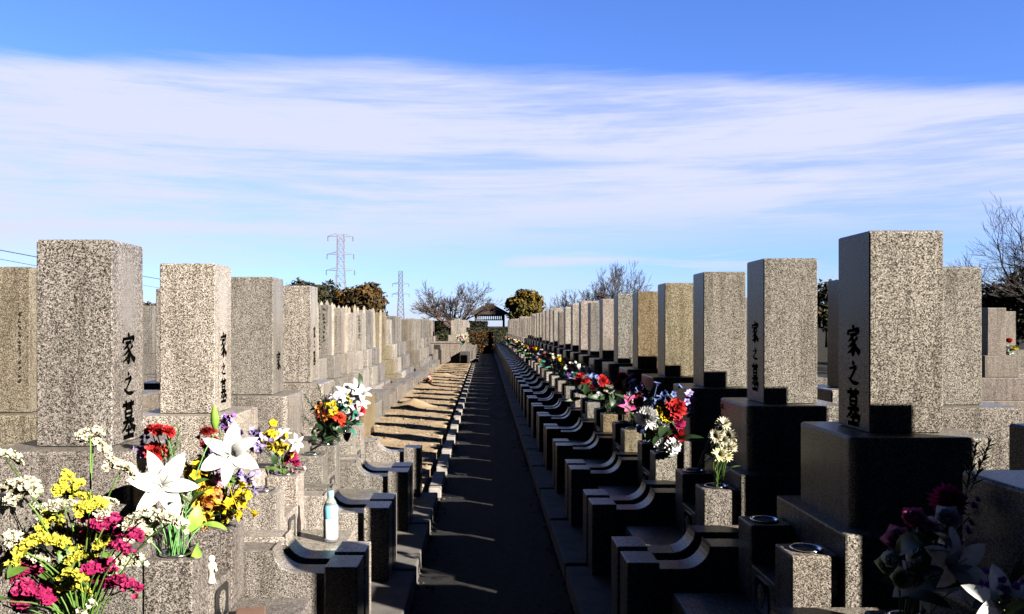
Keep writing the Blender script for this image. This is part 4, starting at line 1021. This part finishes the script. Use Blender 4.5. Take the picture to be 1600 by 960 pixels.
# hedges closing the path
M['f_hedge'] = foliage_mat('russet_hedge', (.03, .025, .010), (.075, .035, .012), (.05, .045, .012), 1.1)
def hedge(x0, x1, y0, y1, h, mat, n, size, label, seed):
    rr = random.Random(seed); bm = bmesh.new()
    for k in range(n):
        p = Vector((rr.uniform(x0, x1), rr.uniform(y0, y1), rr.uniform(0, h)))
        f = rr.randrange(3)
        if f == 0: p.z = h + rr.gauss(0, .03)
        elif f == 1: p.y = y0 + rr.gauss(0, .03)
        else: p.x = rr.choice((x0, x1)) + rr.gauss(0, .03)
        q = Vector((rr.gauss(0, 1), rr.gauss(0, 1), rr.gauss(0, 1) + .5)).normalized(); a = q.orthogonal().normalized(); b2 = q.cross(a); s = size * rr.uniform(.6, 1.3)
        bm.faces.new([bm.verts.new(p + a * s * u + b2 * s * t) for u, t in ((-1, 0), (0, -.6), (1, 0), (0, .6))])
    t = link('hedge', None, None, (0, 0, 0), label=label, category='hedge')
    child(t, 'foliage', finish(bm, 'foliage', mat))
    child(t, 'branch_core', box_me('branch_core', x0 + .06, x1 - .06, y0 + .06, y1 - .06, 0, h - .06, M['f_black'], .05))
    return t
hedge(-.75, .42, 46.5, 47.6, 1.15, M['f_hedge'], 3000, .05, 'clipped russet hedge closing the far end of the path', 1)
M['f_deep'] = foliage_mat('near_black_hedge', (.004, .005, .003), (.007, .008, .004), (.012, .012, .006), 1.2)  # near-black foliage colour for the tall hedge
hedge(-1.75, .15, 66, 67.2, 1.85, M['f_deep'], 3000, .06, 'tall dark clipped hedge in front of the pavilion', 2)
hedge(-1.3, 2.3, 54, 55, 1.35, M['f_black'], 2500, .06, 'low dark hedge just beyond the end of the right row', 4)
hedge(-9, -2.0, 71, 72.5, 1.9, M['f_black'], 2500, .10, 'long dark hedge under the bare cherry tree', 3)

# ------------------------------------------------------------------ fallen leaves on the soil
rr = random.Random(8); bm = bmesh.new()
for k in range(420):
    y = SOIL_Y0 + .4 + rr.random() ** 1.3 * 24; x = rr.uniform(-1.6, -.62)
    if rr.random() < .4: x = -1.5 + abs(rr.gauss(0, .12))
    z = .05 + .016 * noise.noise((x * 1.7, y * 1.7, 0)) + .008 * noise.noise((x * 6, y * 6, 3)) + .012
    q = Vector((rr.gauss(0, .5), rr.gauss(0, .5), 1)).normalized(); a = q.orthogonal().normalized(); a.rotate(Matrix.Rotation(rr.uniform(0, 6.28), 3, q)); b2 = q.cross(a); s = rr.uniform(.012, .028)
    bm.faces.new([bm.verts.new(Vector((x, y, z)) + a * s * u + b2 * s * t) for u, t in ((-1, 0), (-.2, -.5), (1, 0), (-.1, .55))])
link('leaf_litter', finish(bm, 'leaf_litter', mottled('dead_leaf', (.10, .055, .025), (.24, .15, .07), 3)), kind='stuff')

def stone(bm, s):
    v = [bm.verts.new(Vector(c) * s) for c in ((1, 0, 0), (.3, .9, .1), (-.8, .5, -.1), (-.7, -.6, .1), (.4, -.9, 0), (.1, .1, .8), (0, 0, -.8))]
    for k in range(5):
        bm.faces.new((v[k], v[(k + 1) % 5], v[5])); bm.faces.new((v[(k + 1) % 5], v[k], v[6]))
    return v
rr = random.Random(18); bm = bmesh.new()
for k in range(1100):
    y = SOIL_Y0 + .1 + rr.random() ** 1.5 * 22; x = rr.uniform(-1.75, -.60)
    z = .05 + .016 * noise.noise((x * 1.7, y * 1.7, 0)) + .008 * noise.noise((x * 6, y * 6, 3)) + .002
    s = rr.uniform(.008, .03) * (1.8 if rr.random() < .06 else 1)
    r = {'verts': stone(bm, s)}
    e = Vector((rr.uniform(.7, 1.3), rr.uniform(.7, 1.3), rr.uniform(.4, .8)))
    for v in r['verts']: v.co = Vector((v.co.x * e.x, v.co.y * e.y, v.co.z * e.z)) * rr.uniform(.85, 1.1) + Vector((x, y, z))
link('pebbles', finish(bm, 'pebbles', mottled('pebble', (.13, .10, .07), (.32, .27, .20), 9)), kind='stuff')
rr = random.Random(28); bm = bmesh.new()
for k in range(1500):
    x = rr.choice((-.42, .48)) + abs(rr.gauss(0, .06)) * rr.choice((-1, 1)); y = 2 + 40 * rr.random() ** 1.6; s = rr.uniform(.006, .018)
    x = min(max(x, -.40), .46)
    r = {'verts': stone(bm, s)}
    for v in r['verts']: v.co = v.co * rr.uniform(.7, 1.1) + Vector((x, y, -.008))
link('path_gravel', finish(bm, 'path_gravel', mottled('path_stone', (.03, .03, .03), (.12, .11, .10), 9)), kind='stuff')

# ------------------------------------------------------------------ camera
cam = bpy.data.cameras.new('camera'); co = bpy.data.objects.new('camera', cam); COL.objects.link(co)
co.location = (0, 0, EYE); co.rotation_euler = (PI / 2, 0, 0)
cam.sensor_fit = 'HORIZONTAL'; cam.sensor_width = 36; cam.lens = 36 * F / 1600
cam.shift_x = (800 - VX) / 1600; cam.shift_y = -(480 - VY) / 1600 * 1.0
cam.clip_start = .05; cam.clip_end = 8000
S.camera = co

# ------------------------------------------------------------------ light
AZ, EL = math.radians(37), math.radians(24.8)
sd = Vector((math.cos(AZ) * math.cos(EL), -math.sin(AZ) * math.cos(EL), math.sin(EL)))
sun = bpy.data.lights.new('sun', 'SUN'); sun.energy = 5.0; sun.angle = math.radians(.5); sun.color = (1.0, .93, .835)
so = bpy.data.objects.new('sun', sun); COL.objects.link(so); so.rotation_euler = sd.to_track_quat('Z', 'Y').to_euler(); so.location = sd * 50

W = bpy.data.worlds.new('World'); S.world = W; W.use_nodes = True
nt = W.node_tree; bg = nt.nodes['Background']
sky = nt.nodes.new('ShaderNodeTexSky'); sky.sky_type = 'NISHITA'; sky.sun_disc = False
sky.sun_elevation = EL; sky.sun_rotation = math.atan2(sd.x, sd.y)
sky.air_density = 1.0; sky.dust_density = .3; sky.ozone_density = 4.0
SKY_STR = .08
EXPO = 1.85
bg.inputs['Strength'].default_value = SKY_STR
def N(op, a, b_=None, c=None):
    q = nt.nodes.new('ShaderNodeMath'); q.operation = op
    for i, s in enumerate((a, b_, c)):
        if s is None: continue
        if isinstance(s, (int, float)): q.inputs[i].default_value = s
        else: nt.links.new(s, q.inputs[i])
    return q.outputs[0]
def smooth(x, lo, hi):
    q = nt.nodes.new('ShaderNodeMapRange'); q.interpolation_type = 'SMOOTHSTEP'
    nt.links.new(x, q.inputs[0]); q.inputs[1].default_value = lo; q.inputs[2].default_value = hi
    return q.outputs[0]
tc = nt.nodes.new('ShaderNodeTexCoord'); xyz = nt.nodes.new('ShaderNodeSeparateXYZ'); nt.links.new(tc.outputs['Generated'], xyz.inputs[0])
X, Y, Z = xyz.outputs
def noise_w(sx, sy, sz, detail, rough, dist=0, seed=0):
    mp = nt.nodes.new('ShaderNodeMapping'); mp.inputs['Scale'].default_value = (sx, sy, sz); mp.inputs['Location'].default_value = (seed, seed * .7, seed * .3)
    mp.inputs['Rotation'].default_value = (0, math.radians(3.0), 0)
    nt.links.new(tc.outputs['Generated'], mp.inputs[0])
    n = nt.nodes.new('ShaderNodeTexNoise'); n.inputs['Scale'].default_value = 1; n.inputs['Detail'].default_value = detail; n.inputs['Roughness'].default_value = rough; n.inputs['Distortion'].default_value = dist
    nt.links.new(mp.outputs[0], n.inputs['Vector']); return n.outputs[0]
nA = noise_w(2.2, 2.2, 20, 9, .58, .5, 3.1)
nB = noise_w(4.5, 4.5, 60, 8, .6, .3, 7.7)
nC = noise_w(1.3, 1.3, 7, 4, .5, .2, 1.9)
# upper edge of the cloud sheet: a slightly tilted plane through the eye
t = N('ADD', N('SUBTRACT', Z, N('MULTIPLY', Y, .306)), N('MULTIPLY', X, .045))
t = N('ADD', t, N('MULTIPLY', N('SUBTRACT', nC, .5), .08))
t = N('ADD', t, N('MULTIPLY', N('SUBTRACT', nB, .5), .04))
upper = smooth(t, .016, -.018)
el = N('DIVIDE', Z, N('MAXIMUM', Y, .05))
low = smooth(N('SUBTRACT', el, N('MULTIPLY', X, .05)), .045, .15)
nD = noise_w(9, 9, 170, 7, .65, .6, 5.3)
body = smooth(N('ADD', N('ADD', N('MULTIPLY', nA, .55), N('MULTIPLY', nB, .25)), N('MULTIPLY', nD, .2)), .37, .56)
dens = N('MULTIPLY', N('MULTIPLY', upper, low), N('ADD', N('MULTIPLY', body, .54), .43))
streak = N('MULTIPLY', smooth(nB, .50, .70), N('MULTIPLY', smooth(el, .02, .08), .55))
streak = N('MULTIPLY', streak, upper)
wisps = N('ADD', N('MULTIPLY', smooth(nA, .42, .7), .22), .12)
wisps = N('MULTIPLY', wisps, upper)
sq = lambda a: N('MULTIPLY', a, a)
band = N('EXPONENT', N('MULTIPLY', sq(N('DIVIDE', N('SUBTRACT', N('ADD', el, N('MULTIPLY', N('SUBTRACT', nA, .5), .035)), .080), .0075)), -1))
band = N('MULTIPLY', band, N('MULTIPLY', smooth(X, -.02, .05), smooth(X, .26, .12)))
streak = N('MAXIMUM', streak, N('MULTIPLY', band, .8))
hz = N('MULTIPLY', smooth(el, .06, .0), .45)
dens = N('MAXIMUM', N('MAXIMUM', dens, streak), N('MAXIMUM', wisps, hz))
ahead = smooth(Y, .02, .25)
dens = N('MULTIPLY', dens, ahead)
mx = nt.nodes.new('ShaderNodeMix'); mx.data_type = 'RGBA'
tint = nt.nodes.new('ShaderNodeMix'); tint.data_type = 'RGBA'; tint.blend_type = 'MULTIPLY'; tint.inputs[0].default_value = 1
nt.links.new(sky.outputs[0], tint.inputs[6]); tint.inputs[7].default_value = (.41, .515, .86, 1)
nt.links.new(dens, mx.inputs[0]); nt.links.new(tint.outputs[2], mx.inputs[6])
CLOUD = 1 / (SKY_STR * 2 ** EXPO)
mx.inputs[7].default_value = (.76 * CLOUD, .80 * CLOUD, 1.01 * CLOUD, 1)
# added dimming of the unseen sky overhead and behind, to deepen the shade
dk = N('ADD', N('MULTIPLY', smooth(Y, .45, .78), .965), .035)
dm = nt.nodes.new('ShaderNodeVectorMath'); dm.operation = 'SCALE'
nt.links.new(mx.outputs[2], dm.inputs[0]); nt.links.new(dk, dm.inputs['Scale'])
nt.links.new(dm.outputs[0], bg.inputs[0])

S.view_settings.view_transform = 'Standard'; S.view_settings.look = 'None'
S.view_settings.exposure = EXPO; S.view_settings.gamma = 1
S.view_settings.use_curve_mapping = False
S.cycles.max_bounces = 6; S.cycles.diffuse_bounces = 0; S.cycles.glossy_bounces = 2
S.cycles.use_denoising = True
